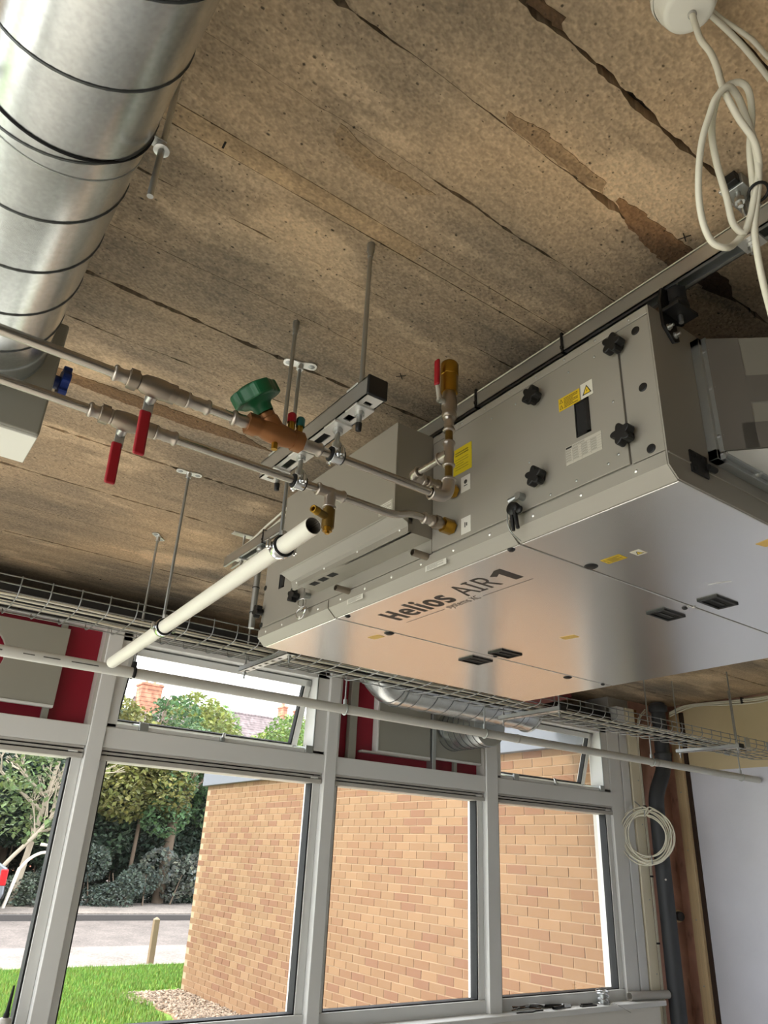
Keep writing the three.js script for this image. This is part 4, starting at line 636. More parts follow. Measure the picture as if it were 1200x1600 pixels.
{
  const t = thing('plenum_box', 'dull grey plenum box with a blue knob at the end of the large spiral duct', 'duct box');
  part(t, 'casing', rbox(-0.16, 0.165, 2.392, 2.69, -1.72, -1.567, 0.006), M.plateGrey);
  part(t, 'lit_lip', rbox(-0.158, 0.163, 2.386, 2.393, -1.715, -1.572, 0.002), std(0xe6e6dd, 0.5), 'underside painted white for the window light on it');  // window light on the grey box's underside, put in as white colour
  part(t, 'hanger', [rod(V(-0.12, 2.68, -1.64), V(-0.12, YC, -1.64), 0.004, 8), rod(V(0.12, 2.68, -1.64), V(0.12, YC, -1.64), 0.004, 8)], M.rodSteel);
  const k = part(t, 'knob_base', [rod(V(0.163, 2.552, -1.6), V(0.18, 2.552, -1.6), 0.016, 16)], M.bluePlastic);
  const pr = []; for (let q = 0; q < 60; q++) { const a = q / 60 * Math.PI * 2, r = 0.037 + 0.004 * Math.tanh(3 * Math.cos(6 * a)); pr.push([r * Math.cos(a), r * Math.sin(a)]); }
  part(t, 'knob', basis(extrude(pr, 0.014, [], 0.002), NZ, Y, X, V(0.18, 2.552, -1.6)), M.bluePlastic, 'blue plastic knob');
}
{ // duct along the window behind the basket tray
  const t = thing('spiral_duct', 'spiral duct running along the window wall behind the basket tray, with an open collared end', 'duct'), R = 0.123, cy = 2.446, cz = -3.18, xa = 2.33, xb = 3.22;
  part(t, 'duct_wall', ductUV(lathe([[R, 0], [R, xb - xa]], V(xa, cy, cz), X, 64)), M.duct);
  part(t, 'spiral_seam', helix('x', R, 0.0024, xa, xb, 0.11).translate(0, cy, cz), M.ductSeam);
  part(t, 'end_collar', lathe([[R - 0.004, 0.0], [R - 0.004, 0.085], [R + 0.004, 0.088], [R + 0.012, 0.088], [R + 0.012, 0.082], [R + 0.003, 0.078], [R + 0.001, 0]], V(xb - 0.005, cy, cz), X, 64), M.duct);
  part(t, 'collar_inside', lathe([[R - 0.006, 0.08], [R - 0.007, 0.0], [0, 0.0]], V(xb - 0.005, cy, cz), X, 48), M.plateGrey);
  const er = 0.19, eat = (a) => V(xa - er * Math.sin(a), cy + 0.1 * smooth(0, 1.57, a), cz + er - er * Math.cos(a)), el = []; for (let k = 0; k <= 8; k++) el.push(eat(k / 8 * Math.PI / 2)); el.push(V(xa - er, cy + 0.1, -2.7), V(xa - er, cy + 0.1, -2.262));
  part(t, 'elbow', new THREE.TubeGeometry(new THREE.CatmullRomCurve3(el, false, 'centripetal'), 60, R, 40, false), M.duct);
  for (let k = 0; k <= 5; k++) { const a = k / 5 * Math.PI / 2; part(t, 'elbow_seam', ring(eat(a), V(-Math.cos(a), 0.06, Math.sin(a)), R + 0.001, 0.0035, 56), M.ductSeam); }
  part(t, 'hanger', [rod(V(2.5, cy + R, cz), V(2.5, YC, cz), 0.004, 8), rod(V(3.1, cy + R, cz), V(3.1, YC, cz), 0.004, 8)], M.rodSteel);
}
{
  const t = thing('spiral_duct', 'short pale spiral duct stub coming out of the grey plate over the third window', 'duct'), R = 0.12, cx = 3.085, cy = 2.335;
  part(t, 'duct_wall', ductUV(lathe([[R, 0], [R, 0.345]], V(cx, cy, -3.622), Z, 56)), M.duct);
  part(t, 'spiral_seam', helix('z', R, 0.003, -3.62, -3.285, 0.05).translate(cx, cy, 0), M.ductSeam);
  part(t, 'cap', lathe([[0, 0.004], [R - 0.004, 0.004], [R + 0.002, 0]], V(cx, cy, -3.28), Z, 40), M.galvDull);
}
// grey vent plates on the red panels
function ventPlate(label, x0, x1, y0, y1, z, hole) {
  const t = thing('vent_plate', label, 'plate');
  const h = hole ? [Array.from({ length: 40 }, (_, k) => [hole[0] + hole[2] * Math.cos(k / 40 * 6.2832), hole[1] + hole[2] * Math.sin(k / 40 * 6.2832)])] : [];
  part(t, 'plate', extrude([[x0, y0], [x1, y0], [x1, y1], [x0, y1]], 0.02, h, 0.002).translate(0, 0, z), M.plateGrey);
  part(t, 'spacer', [box(x0 + 0.02, x0 + 0.04, y0 + 0.02, y1 - 0.02, -3.672, z), box(x1 - 0.04, x1 - 0.02, y0 + 0.02, y1 - 0.02, -3.672, z)], M.plateGrey);
  part(t, 'lit_lip', rbox(x0, x1, y0 - 0.012, y0, z - 0.004, z + 0.026, 0.002), M.whiteFrame);  // white lip paints in the light on the plate's lower edge
  return t;
}
ventPlate('grey vent plate with a round hole on the red panel above the leftmost window', -0.02, 0.735, 2.155, 2.505, -3.638, [0.375, 2.34, 0.115]);
{ const t = ventPlate('grey vent plate with a pale frame on the red panel beside the duct stub', 2.53, 2.915, 2.16, 2.5, -3.645); part(t, 'side_frame', rbox(2.517, 2.53, 2.15, 2.5, -3.667, -3.618, 0.002), M.whiteFrame); part(t, 'bottom_frame', rbox(2.42, 2.915, 2.14, 2.15, -3.667, -3.618, 0.002), M.frameGrey); }
ventPlate('grey vent plate carrying the pale spiral duct stub', 2.957, 3.328, 2.165, 2.5, -3.645);
// ------------------------------------------------------------------ ceiling rose and its flex
{
  const t = thing('ceiling_rose', 'white round ceiling rose at the upper right', 'light fitting');
  part(t, 'base', lathe([[0.0, 0], [0.05, 0], [0.05, 0.012], [0.047, 0.02]], V(0.712, YC, -0.308), NY, 40), M.whitePlastic);
  part(t, 'cover', lathe([[0.047, 0.014], [0.044, 0.03], [0.037, 0.05], [0.034, 0.054], [0.028, 0.056], [0, 0.056]], V(0.712, YC, -0.308), NY, 40), M.whitePlastic);
  part(t, 'cable_grip', lathe([[0.0065, 0], [0.0065, 0.003], [0.005, 0.004]], V(0.718, YC - 0.056, -0.308), NY, 16), M.frameGrey);
}
{
  const t = thing('flex_cable', 'looped white flex hanging from the ceiling rose', 'cable');
  const P = [[0.718, 2.748, -0.308], [0.719, 2.718, -0.307], [0.722, 2.683, -0.305], [0.728, 2.654, -0.299], [0.731, 2.62, -0.296], [0.731, 2.587, -0.295], [0.725, 2.543, -0.289], [0.745, 2.518, -0.289], [0.771, 2.491, -0.287], [0.794, 2.474, -0.297], [0.8, 2.44, -0.312], [0.804, 2.405, -0.329], [0.802, 2.39, -0.339], [0.789, 2.399, -0.343], [0.771, 2.432, -0.337], [0.745, 2.476, -0.329], [0.729, 2.511, -0.32], [0.723, 2.542, -0.307], [0.734, 2.578, -0.295], [0.749, 2.586, -0.28], [0.761, 2.579, -0.276], [0.776, 2.546, -0.284], [0.786, 2.507, -0.3], [0.801, 2.467, -0.312], [0.813, 2.436, -0.321], [0.814, 2.405, -0.338], [0.807, 2.386, -0.354], [0.778, 2.361, -0.356], [0.764, 2.366, -0.363], [0.749, 2.383, -0.363], [0.733, 2.415, -0.356], [0.72, 2.455, -0.342], [0.713, 2.493, -0.326], [0.712, 2.521, -0.311], [0.712, 2.542, -0.298], [0.721, 2.557, -0.284], [0.744, 2.557, -0.284], [0.759, 2.534, -0.286], [0.777, 2.506, -0.29], [0.792, 2.476, -0.297], [0.801, 2.45, -0.306], [0.807, 2.422, -0.318], [0.814, 2.393, -0.329], [0.826, 2.365, -0.337], [0.843, 2.33, -0.345], [0.87, 2.3, -0.355], [0.885, 2.24, -0.36]];
  part(t, 'cable', tube(P, 0.0046, 420, 10), M.whiteCable);
  part(t, 'cable_tie', ring(V(0.805, 2.442, -0.31), V(0.25, 1, -0.4), 0.013, 0.0022, 20), M.black, 'black tie round the loops');
}
{
  const t = thing('supply_cable', 'two white cables leaving the ceiling rose for the right side', 'cable');
  part(t, 'cable', tube([[0.735, 2.765, -0.3], [0.76, 2.762, -0.2965], [0.831, 2.762, -0.294], [0.911, 2.765, -0.298], [1.02, 2.785, -0.31], [1.15, 2.795, -0.32]], 0.0045, 60, 8), M.whiteCable);
  part(t, 'cable', tube([[0.735, 2.77, -0.295], [0.77, 2.77, -0.293], [0.836, 2.765, -0.281], [0.881, 2.766, -0.281], [1.0, 2.785, -0.28], [1.15, 2.796, -0.28]], 0.0038, 60, 8), M.whiteCable);
}
{
  const t = thing('strut_clip', 'small bolted metal clip on the ceiling beside the long strut near the cable loops', 'clip');
  part(t, 'plate', rbox(1.075, 1.12, YC - 0.03, YC - 0.002, -0.475, -0.435, 0.002), M.galvDull); part(t, 'bolt', [rod(V(1.09, 2.735, -0.455), V(1.09, YC, -0.455), 0.005, 10), hex(V(1.09, 2.745, -0.455), Y, 0.0095, 0.01)], M.zinc);
  part(t, 'end_cap', rbox(1.06, 1.075, YC - 0.026, YC - 0.004, -0.47, -0.44, 0.002), M.black);
}
// ------------------------------------------------------------------ corner: soil pipe, cables, coil
{
  const t = thing('soil_pipe', 'dark grey soil pipe with a swan neck in the corner right of the windows', 'pipe');
  part(t, 'pipe', tube([[4.975, 0, -3.54], [4.975, 1, -3.54], [4.975, 1.95, -3.54], [4.98, 2.07, -3.54], [5.005, 2.14, -3.54], [5.085, 2.26, -3.54], [5.115, 2.33, -3.54], [5.12, 2.45, -3.54], [5.12, 2.79, -3.54]], 0.054, 120, 28), M.soilPipe);
  part(t, 'socket', [lathe([[0.054, 0], [0.061, 0.004], [0.061, 0.045], [0.065, 0.05], [0.065, 0.066], [0.054, 0.07]], V(5.12, 2.35, -3.54), Y, 32), lathe([[0.054, 0], [0.07, 0.01], [0.07, 0.05], [0.054, 0.06]], V(5.12, 2.72, -3.54), Y, 32)], M.soilPipe);
  part(t, 'paint_fleck', lathe([[0, 0.0006], [0.007, 0.0006], [0.007, 0]], V(4.975 - 0.038, 1.55, -3.54 + 0.0388), V(-0.7, 0, 0.72), 10), M.whitePlastic);
}
{
  const t = thing('cable_coil', 'coil of white cable hung in front of the dark soil pipe', 'cable'), c = V(4.755, 1.82, -3.49), n = V(-0.8, 0.05, 0.6).normalize(), u = UP.clone().cross(n).normalize(), w = n.clone().cross(u);
  const p = []; for (let k = 0; k <= 360; k++) { const a = k / 40 * Math.PI * 2 + 1.5, q = Math.floor(k / 40), R = 0.15 + 0.024 * Math.sin(q * 2.4) + 0.008 * Math.sin(a * 2 + q); p.push(c.clone().addScaledVector(u, R * Math.cos(a) + 0.012 * Math.sin(q * 1.7)).addScaledVector(w, (R + 0.012) * Math.sin(a)).addScaledVector(n, 0.012 * Math.sin(q * 1.3) + 0.01 * Math.sin(a + q))); }
  part(t, 'cable', new THREE.TubeGeometry(new THREE.CatmullRomCurve3(p), 900, 0.0045, 7, false), M.whiteCable);
  part(t, 'tie', [ring(c.clone().addScaledVector(w, 0.152), u, 0.024, 0.003, 20), ring(c.clone().addScaledVector(w, -0.15).addScaledVector(u, 0.02), u, 0.026, 0.004, 20)], M.rodSteel);
  part(t, 'hook', rod(c.clone().addScaledVector(w, 0.17), V(4.80, 2.05, -3.594), 0.004, 6), M.rodSteel);
}
{
  const t = thing('cable_run', 'white cables clipped down the bare brown timber beside the dark soil pipe', 'cable');
  for (const [dx, k] of [[0, 0], [0.014, 1]]) part(t, 'cable', tube([[4.905 + dx, 0.02, -3.598], [4.905 + dx, 1, -3.598], [4.906 + dx, 1.7, -3.597], [4.902 + dx, 2.2, -3.598], [4.905 + dx, 2.5, -3.598], [4.95 + dx, 2.66, -3.6], [5.04, 2.74 - k * 0.02, -3.6]], 0.0045, 90, 8), M.whiteCable);
  for (const y of [0.6, 1.15, 1.56, 2.02]) part(t, 'cable_clip', rbox(4.897, 4.927, y, y + 0.012, -3.604, -3.59, 0.002), M.black);
}
{
  const t = thing('cable', 'white cables sagging along the top of the cream wall under the ceiling', 'cable');
  for (const [dy, dz] of [[0, 0], [-0.016, 0.006], [0.012, 0.01]]) part(t, 'cable', tube([[5.19, 2.71 + dy, -3.49], [5.24, 2.755 + dy, -3.4], [5.29, 2.775 + dy * 0.5, -3.3], [5.322, 2.765 + dy, -3.05], [5.325, 2.76 + dy, -2.8 + dz * 3], [5.326, 2.778 + dy * 0.4, -2.66], [5.326, 2.785 + dy * 0.3, -2.45], [5.328, 2.782, -2.1]], 0.006, 80, 8), M.whiteCable);
  part(t, 'cable_clip', [rbox(5.315, 5.341, 2.745, 2.79, -2.97, -2.955, 0.002), rbox(5.315, 5.341, 2.76, 2.797, -2.68, -2.665, 0.002)], M.black);
}
{
  const t = thing('cable_tails', 'two thin dark cable tails sticking out of the cream wall', 'cable');
  part(t, 'tail', tube([[5.345, 2.585, -2.5], [5.32, 2.588, -2.6], [5.318, 2.592, -2.76]], 0.003, 20, 6), M.dark); part(t, 'tail', tube([[5.345, 2.57, -2.5], [5.32, 2.562, -2.6], [5.318, 2.556, -2.74]], 0.003, 20, 6), M.dark);
}
{
  const t = thing('pipe_stub', 'grey capped pipe stub sticking out of the bare pink plaster', 'pipe');
  part(t, 'stub', lathe([[0.03, 0], [0.03, 0.04], [0.026, 0.044], [0, 0.044]], V(5.268, 1.315, -3.668), V(-0.4, 0, 1), 20), M.soilPipe);
  part(t, 'collar', lathe([[0.03, 0], [0.042, 0], [0.042, 0.012], [0.03, 0.014]], V(5.268, 1.315, -3.67), V(-0.4, 0, 1), 20), M.timber);
}
// ------------------------------------------------------------------ things on the sill
{
  const t = thing('wire_reel', 'small open reel of thin steel wire standing on the window sill', 'wire'), c = V(4.28, 0.845, -3.575), p = [];
  for (let k = 0; k <= 420; k++) { const a = k / 30 * Math.PI * 2, q = k / 30; p.push(V(c.x + (0.038 + 0.004 * Math.sin(q * 2.1)) * Math.cos(a), c.y + 0.003 + 0.07 * (0.5 - 0.5 * Math.cos(q * 0.9)) + 0.004 * Math.sin(a * 2 + q), c.z + (0.038 + 0.004 * Math.cos(q * 1.7)) * Math.sin(a))); }
  p.push(V(c.x + 0.03, c.y + 0.01, c.z + 0.06), V(c.x + 0.09, c.y - 0.03, c.z + 0.13));
  part(t, 'wire', new THREE.TubeGeometry(new THREE.CatmullRomCurve3(p), 900, 0.0014, 5, false), M.chrome);
  part(t, 'core', lathe([[0.03, 0], [0.03, 0.062], [0.026, 0.062], [0.026, 0]], c, Y, 20), M.galvDull);
}
{
  const t = thing('plastic_tube', 'short white plastic tube lying on the end of the window sill by the corner', 'tube');
  const a = V(4.55, 0.8705, -3.585), b = V(4.9, 0.8705, -3.55), L = a.distanceTo(b);
  part(t, 'tube', lathe([[0.021, 0.004], [0.021, 0], [0.025, 0], [0.025, L], [0.021, L], [0.021, 0.004]], a, b.clone().sub(a), 24), M.frameGrey);
}
[['twisted dark offcuts of packing strip on the sill at the middle mullion', 3.5, 3.72], ['dark pliers shaped tool on the window sill beside scraps of strip', 3.8, 4.02], ['flat black strip lying next to the wire reel on the sill', 4.05, 4.18]].forEach(([lab, a, b], k) => {
  const t = thing(['strip_offcut', 'pliers', 'packing_strip'][k], lab, ['offcut', 'pliers', 'strip'][k]), z = -3.575;
  if (k === 0) for (let j = 0; j < 7; j++) { const y = 0.8475 + 0.003 * j, p = []; for (let q = 0; q < 5; q++) p.push([a + (b - a) * q / 4, y + (j ? rr(0, 0.015) : 0.001), z + rr(-0.025, 0.05)]); part(t, 'strip', tube(p, 0.0032, 24, 5), [M.dark, std(0x6a5138, 0.7), M.rodSteel][j % 3]); }
  if (k === 1) { const py = 0.855; for (const s of [-1, 1]) { part(t, 'handle', tube([[a, py, z + s * 0.03], [a + 0.07, py, z + s * 0.024], [a + 0.12, py, z + s * 0.004]], 0.0085, 20, 8), M.black); part(t, 'jaw', rbox(a + 0.115, a + 0.175, 0.846, 0.862, z + (s > 0 ? 0.001 : -0.014), z + (s > 0 ? 0.014 : -0.001), 0.003), M.rodSteel); } part(t, 'pivot', lathe([[0, 0.02], [0.012, 0.02], [0.014, 0.0]], V(a + 0.122, 0.845, z), Y, 16), M.rodSteel); }
  if (k === 2) part(t, 'strip', [rbox(a, b, 0.845, 0.853, z + 0.01, z + 0.035, 0.002), rbox(a + 0.02, b - 0.02, 0.853, 0.859, z + 0.002, z + 0.02, 0.002)], M.black);
});
{
  const t = thing('sealant_cartridge', 'sealant cartridge with a long dark nozzle standing on the sill at the lower left', 'cartridge'), p = V(0.81, 0.845, -3.55);
  part(t, 'barrel', lathe([[0, 0], [0.024, 0], [0.0245, 0.002], [0.0245, 0.13], [0.02, 0.14], [0.009, 0.142]], p, Y, 26), M.frameGrey);
  part(t, 'label_band', lathe([[0.0249, 0], [0.0249, 0.085]], V(p.x, p.y + 0.02, p.z), Y, 26), std(0x24404a, 0.5), 'dark printed band'); part(t, 'label_patch', box(p.x - 0.018, p.x - 0.002, p.y + 0.045, p.y + 0.085, p.z + 0.0205, p.z + 0.0258), std(0xc9cfcf, 0.5));
  part(t, 'nozzle', lathe([[0.011, 0], [0.011, 0.014], [0.008, 0.018], [0.0035, 0.105], [0.002, 0.105]], V(p.x, p.y + 0.14, p.z), V(0.05, 1, 0), 18), M.dark, 'tapered dark nozzle');
}
// ------------------------------------------------------------------ outdoors
const GY = -0.2;
const grassTex = texture(512, (u, v) => { const a = fbm(u, v, 6, 6, 4, 101), b = fbm(u, v, 70, 70, 2, 105) - 0.5, w = smooth(0.6, 0.75, a); return [96 + 50 * w + 50 * b, 128 + 18 * w + 55 * b, 42 + 26 * w + 30 * b].map(clampB); }, true, 3);
const gravelTex = texture(512, (u, v) => { const a = fbm(u, v, 5, 5, 4, 111) - 0.5, b = fbm(u, v, 90, 90, 2, 115) - 0.5; const k = 175 + 50 * a + 80 * b; return [k, k * 0.97, k * 0.95].map(clampB); }, true, 2.5);
const soilTex = texture(512, (u, v) => { const a = fbm(u, v, 40, 40, 3, 121) - 0.5, b = fbm(u, v, 5, 5, 3, 125) - 0.5, k = 1 + 0.9 * a + 0.4 * b; return [138 * k, 112 * k, 88 * k].map(clampB); }, true, 1.2);
{ const g = structure('ground'); part(g, 'earth', box(-40, 60, GY - 0.3, GY - 0.03, -90, ZW - 0.26), std(0xffffff, 1, 0, { map: gravelTex })); }
{ const g = structure('lawn'); part(g, 'turf', [box(-25, 4.86, GY - 0.03, GY, -13.8, ZW - 0.26), box(4.86, 14, GY - 0.03, GY, -13.8, -11.5)], std(0xffffff, 1, 0, { map: grassTex })); }
{ const g = structure('paving'); part(g, 'bounce_yard', box(-12, X0 - 0.21, GY - 0.04, GY + 0.012, ZW - 0.3, 14), std(0xcfccc4, 0.95)); }  // unseen pale ground, added to bounce daylight in from the left
{ const g = structure('bounce_apron'); part(g, 'bounce_slab', box(-12, 4.84, GY - 0.03, GY + 0.012, -7.4, ZW - 0.26), std(0xd2cec4, 0.9)); }  // unseen pale strip, added to bounce daylight up onto the ceiling
{ const g = structure('path'); part(g, 'paving', box(-25, 16, GY - 0.03, GY + 0.01, -16.5, -13.8), std(0xb0aaa4, 0.95, 0, { map: gravelTex })); part(g, 'edging', box(-25, 16, GY - 0.03, GY + 0.03, -13.86, -13.78), std(0x8d877c, 0.95)); }
{ const g = structure('road'); part(g, 'surface', box(-25, 24, GY - 0.03, GY + 0.004, -21.9, -16.5), std(0x928c88, 1, 0, { map: gravelTex })); }
{ const g = structure('kerb'); part(g, 'kerb_face', box(-25, 24, GY - 0.03, GY + 0.13, -22.15, -21.9), std(0x4c4947, 0.95)); part(g, 'verge', box(-25, 24, GY - 0.03, GY + 0.16, -26, -22.15), std(0xb9b3ab, 1, 0, { map: gravelTex })); }
function instances(parent, name, geo, mat, list, label) { // list of [matrix, color]
  const m = new THREE.InstancedMesh(geo, mat, list.length); m.name = name; m.userData.kind = 'stuff'; if (label) m.userData.label = label;
  list.forEach(([mx, c], i) => { m.setMatrixAt(i, mx); m.setColorAt(i, c); }); parent.add(m); return m;
}
const mx = (p, s, e) => new THREE.Matrix4().compose(p, new THREE.Quaternion().setFromEuler(e), V(s, s, s));
{ // lawn grass
  const blade = new THREE.BufferGeometry(); blade.setAttribute('position', new THREE.Float32BufferAttribute([-0.008, 0, 0, 0.008, 0, 0, 0.004, 0.06, 0.016, 0.03, 0, 0.01, 0.02, 0, -0.004, 0.035, 0.05, -0.014, -0.02, 0, -0.01, -0.03, 0, 0.003, -0.034, 0.055, 0.01], 3)); blade.computeVertexNormals();
  const L = [], c = new THREE.Color(); seed = 500;
  for (let k = 0; k < 26000; k++) { const z = -7.4 - 6.35 * Math.sqrt(rnd()), x = rr(0, z < -11.5 ? 7.5 : 4.8); if (x > 3.75 && z > -11.6 && x + (z + 9.5) * 0.02 > 3.8 + 0.5 * fbm(x * 0.3 % 1, -z * 0.21 % 1, 4, 4, 2, 9)) continue; L.push([mx(V(x, GY, z), rr(0.6, 1.3), new THREE.Euler(0, rr(0, 6.28), 0)), c.clone().setRGB(rr(0.1, 0.19), rr(0.2, 0.31), rr(0.025, 0.05))]); }
  const g = thing('grass', 'short bright green lawn grass outside the windows', 'grass'); g.userData.kind = 'stuff'; instances(g, 'blades', blade, std(0xffffff, 0.8, 0, { side: THREE.DoubleSide }), L);
}
{ // bark bed at the foot of the brick wall
  const b = thing('bark_bed', 'bare bed of brown bark chips along the foot of the brick wall', 'bark'); b.userData.kind = 'stuff';
  const s = new THREE.Shape(); [[3.85, 8.9], [4.1, 9.9], [4.0, 10.8], [4.25, 11.45], [4.84, 11.48], [4.84, 4], [3.9, 4], [3.7, 6.5], [3.95, 7.8]].forEach(([x, z], i) => (i ? s.lineTo(x, z) : s.moveTo(x, z)));
  const g = new THREE.ExtrudeGeometry(s, { depth: 0.02, bevelEnabled: false }).rotateX(-Math.PI / 2).translate(0, GY - 0.008, 0);
  part(b, 'soil', g, std(0xffffff, 1, 0, { map: soilTex }));
  const L = [], c = new THREE.Color(); for (let k = 0; k < 5000; k++) { const z = -rr(6, 11.45), x = rr(4.02 + 0.1 * Math.sin(z * 3), 4.84); c.setRGB(1, 1, 1).multiplyScalar(rr(0.12, 0.42)); c.g *= 0.78; c.b *= 0.58; L.push([mx(V(x, GY + 0.018, z), rr(0.6, 1.6), new THREE.Euler(rr(-0.4, 0.4), rr(0, 6), rr(-0.4, 0.4))), c.clone()]); }
  instances(b, 'bark_chips', new THREE.BoxGeometry(0.04, 0.007, 0.016), std(0xffffff, 1), L);
}
{ // brick wing of the same building
  const w = thing('brick_wing', 'tan brick wing of the building with a blue grey fascia, seen through the windows', 'building');
  const wx = 4.85, za = -11.5, zb = -3.96, m = part(w, 'mortar_wall', box(wx + 0.004, 9, GY - 0.1, 2.5, za + 0.002, zb), std(0xa18a70, 0.95));
  part(w, 'fascia', [rbox(wx - 0.07, 9, 2.485, 2.74, za - 0.06, zb, 0.006), box(wx - 0.09, 9, 2.715, 2.755, za - 0.08, zb)], std(0x5f646c, 0.55)); part(w, 'roof_deck', box(wx - 0.05, 9, 2.74, 2.78, za - 0.04, zb), std(0x55585c, 0.9));
  const tones = [0x7d6146, 0x7a5e43, 0x816549, 0x775940, 0x7b6045, 0x74543e, 0x84694d].map((h) => std(h, 0.95, 0, { map: concreteMap, }));
  tones.forEach((t) => { t.map = null; });
  const full = new THREE.BoxGeometry(0.1, 0.065, 0.215), half = new THREE.BoxGeometry(0.1, 0.065, 0.1025), all = [];
  camera.updateMatrixWorld(true); camera.aspect = 0.75; camera.updateProjectionMatrix();
  seed = 900;
  for (let r = 0; r < 36; r++) {
    const y = GY + 0.0375 + r * 0.075; let z = zb - (r % 2 ? 0.1125 : 0), first = r % 2;
    if (first) all.push([V(wx + 0.05 - rr(0, 0.003), y, zb - 0.053), 1]);
    for (z = zb - (first ? 0.1125 : 0) - 0.1125; z > za + 0.1; z -= 0.225) all.push([V(wx + 0.05 - rr(0, 0.003), y, z), 0]);
  }
  for (const b of all) { const p = b[0].clone(); p.x = wx; const d = p.distanceTo(camera.position), q = p.clone().project(camera), px = (q.x + 1) * 600, py = (1 - q.y) * 800; b[2] = px > 280 && px < 960 && py > 1140 && py < 1600 && !(px > 480 && px < 515) && !(px > 735 && px < 775) ? wx / d / d / d * (b[1] ? 0.5 : 1) : 0; b[3] = tones[Math.floor(Math.min(0.999, Math.max(0, rnd() * 0.6 + 0.85 * (fbm(p.z * 0.09 + 2, p.y * 0.1 + 1, 8, 8, 3, 61) - 0.25))) * tones.length)]; }
  all.sort((a, b) => b[2] - a[2]);
  all.slice(0, 300).forEach(([p, h, , t]) => { part(w, 'brick', h ? half : full, t).position.copy(p); });
  const rest = new Map(); all.slice(300).forEach(([p, h, , t]) => { if (!rest.has(t)) rest.set(t, []); rest.get(t).push((h ? half : full).clone().translate(p.x, p.y, p.z)); });
  const rs = new THREE.Group(); rs.name = 'far_bricks'; rs.userData.kind = 'stuff'; w.add(rs); for (const [t, gs] of rest) part(rs, 'brickwork', mergeGeometries(gs), t).userData.kind = 'stuff';
  part(w, 'end_brickwork', box(wx + 0.02, 9, GY, 2.49, za - 0.02, za + 0.004), tones[3]);
}
{
  const t = thing('timber_post', 'short weathered timber post at the edge of the lawn', 'post'), bx0 = 5.30;
  part(t, 'post', rbox(bx0 - 0.048, bx0 + 0.048, GY - 0.02, 0.47, -14.05, -13.955, 0.01), std(0xffffff, 0.9, 0, { map: woodTex(122, 106, 82, 131) })); part(t, 'cap', new THREE.CylinderGeometry(0.01, 0.066, 0.035, 4).rotateY(Math.PI / 4).translate(bx0, 0.486, -14.003), std(0x847660, 0.9));
}
// trees and shrubs
const leafGeo = (() => { const g = new THREE.BufferGeometry(); g.setAttribute('position', new THREE.Float32BufferAttribute([-0.5, 0, 0, 0, 0.12, 0.34, 0, 0, 0, 0, 0, 0, 0, 0.12, 0.34, 0.5, 0.04, 0, -0.5, 0, 0, 0, 0, 0, 0, 0.12, -0.34, 0, 0, 0, 0.5, 0.04, 0, 0, 0.12, -0.34], 3)); g.computeVertexNormals(); return g; })();
const leafMat = new THREE.MeshPhysicalMaterial({ color: 0xffffff, roughness: 0.85, side: THREE.DoubleSide, transmission: 0.3, thickness: 0 });
function leaves(parent, blobs, n, size, base, spread, label) {
  const L = [], c = new THREE.Color(), tot = blobs.reduce((s, b) => s + b[3] ** 2, 0);
  for (const [x, y, z, r] of blobs) { const m = Math.round(n * r * r / tot); for (let k = 0; k < m; k++) { const v = V(rr(-1, 1), rr(-1, 1), rr(-1, 1)); if (v.lengthSq() > 1) { k--; continue; } v.setLength(Math.pow(v.length(), 0.4)); const b = rr(1 - spread, 1 + spread); c.setRGB(base[0] * b * rr(0.85, 1.15), base[1] * b, base[2] * b * rr(0.8, 1.2)).multiplyScalar(0.62); const yy = y + v.y * r * 0.85; if (yy < GY + 0.1) continue; L.push([mx(V(x + v.x * r, yy, z + v.z * r), size * rr(0.6, 1.4), new THREE.Euler(rr(-0.9, 0.9), rr(0, 6.28), rr(-0.9, 0.9))), c.clone()]); } }
  return instances(parent, 'foliage', leafGeo, leafMat, L, label);
}
function branches(p, d, L, r, depth, out) {
  const q = p.clone().addScaledVector(d, L); out.push(rod(p, q, r, 7, r * 0.65)); if (!depth) return;
  const n = depth > 1 ? 3 : 3; for (let k = 0; k < n; k++) branches(q, d.clone().add(V(rr(-0.75, 0.75), rr(-0.25, 0.5), rr(-0.75, 0.75))).normalize(), L * rr(0.55, 0.8), r * 0.6, depth - 1, out);
}
const barkM = std(0x6d5f50, 0.95), barkPale = std(0xa59a88, 0.95);
function tree(label, x, z, H, R, n, size, base, opt = {}) {
  const t = thing('tree', label, 'tree'), b = [], hb = opt.low ?? H * 0.35;
  part(t, 'trunk', lathe([[opt.tr ?? 0.16, 0], [(opt.tr ?? 0.16) * 0.8, hb], [(opt.tr ?? 0.16) * 0.55, H * 0.75]], V(x, GY - 0.05, z), V(opt.lean ?? 0.03, 1, 0), 12), opt.bark ?? barkM);
  const br = []; for (let k = 0; k < 5; k++) branches(V(x + (opt.lean ?? 0.03) * hb, GY + hb * rr(0.7, 1.5), z), V(rr(-1, 1), rr(0.4, 1), rr(-1, 1)).normalize(), R * rr(0.4, 0.7), 0.06, opt.bare ? 3 : 2, br); part(t, 'branches', br, opt.bark ?? barkM);
  for (let k = 0; k < 16; k++) { const a = rr(0, 6.28), q = Math.sqrt(rnd()) * R * 0.75, y = GY + hb + (H - hb) * rnd(); b.push([x + q * Math.cos(a), y, z + q * Math.sin(a), R * rr(0.28, 0.5)]); }
  leaves(t, b, n, size, base, 0.4); return t;
}
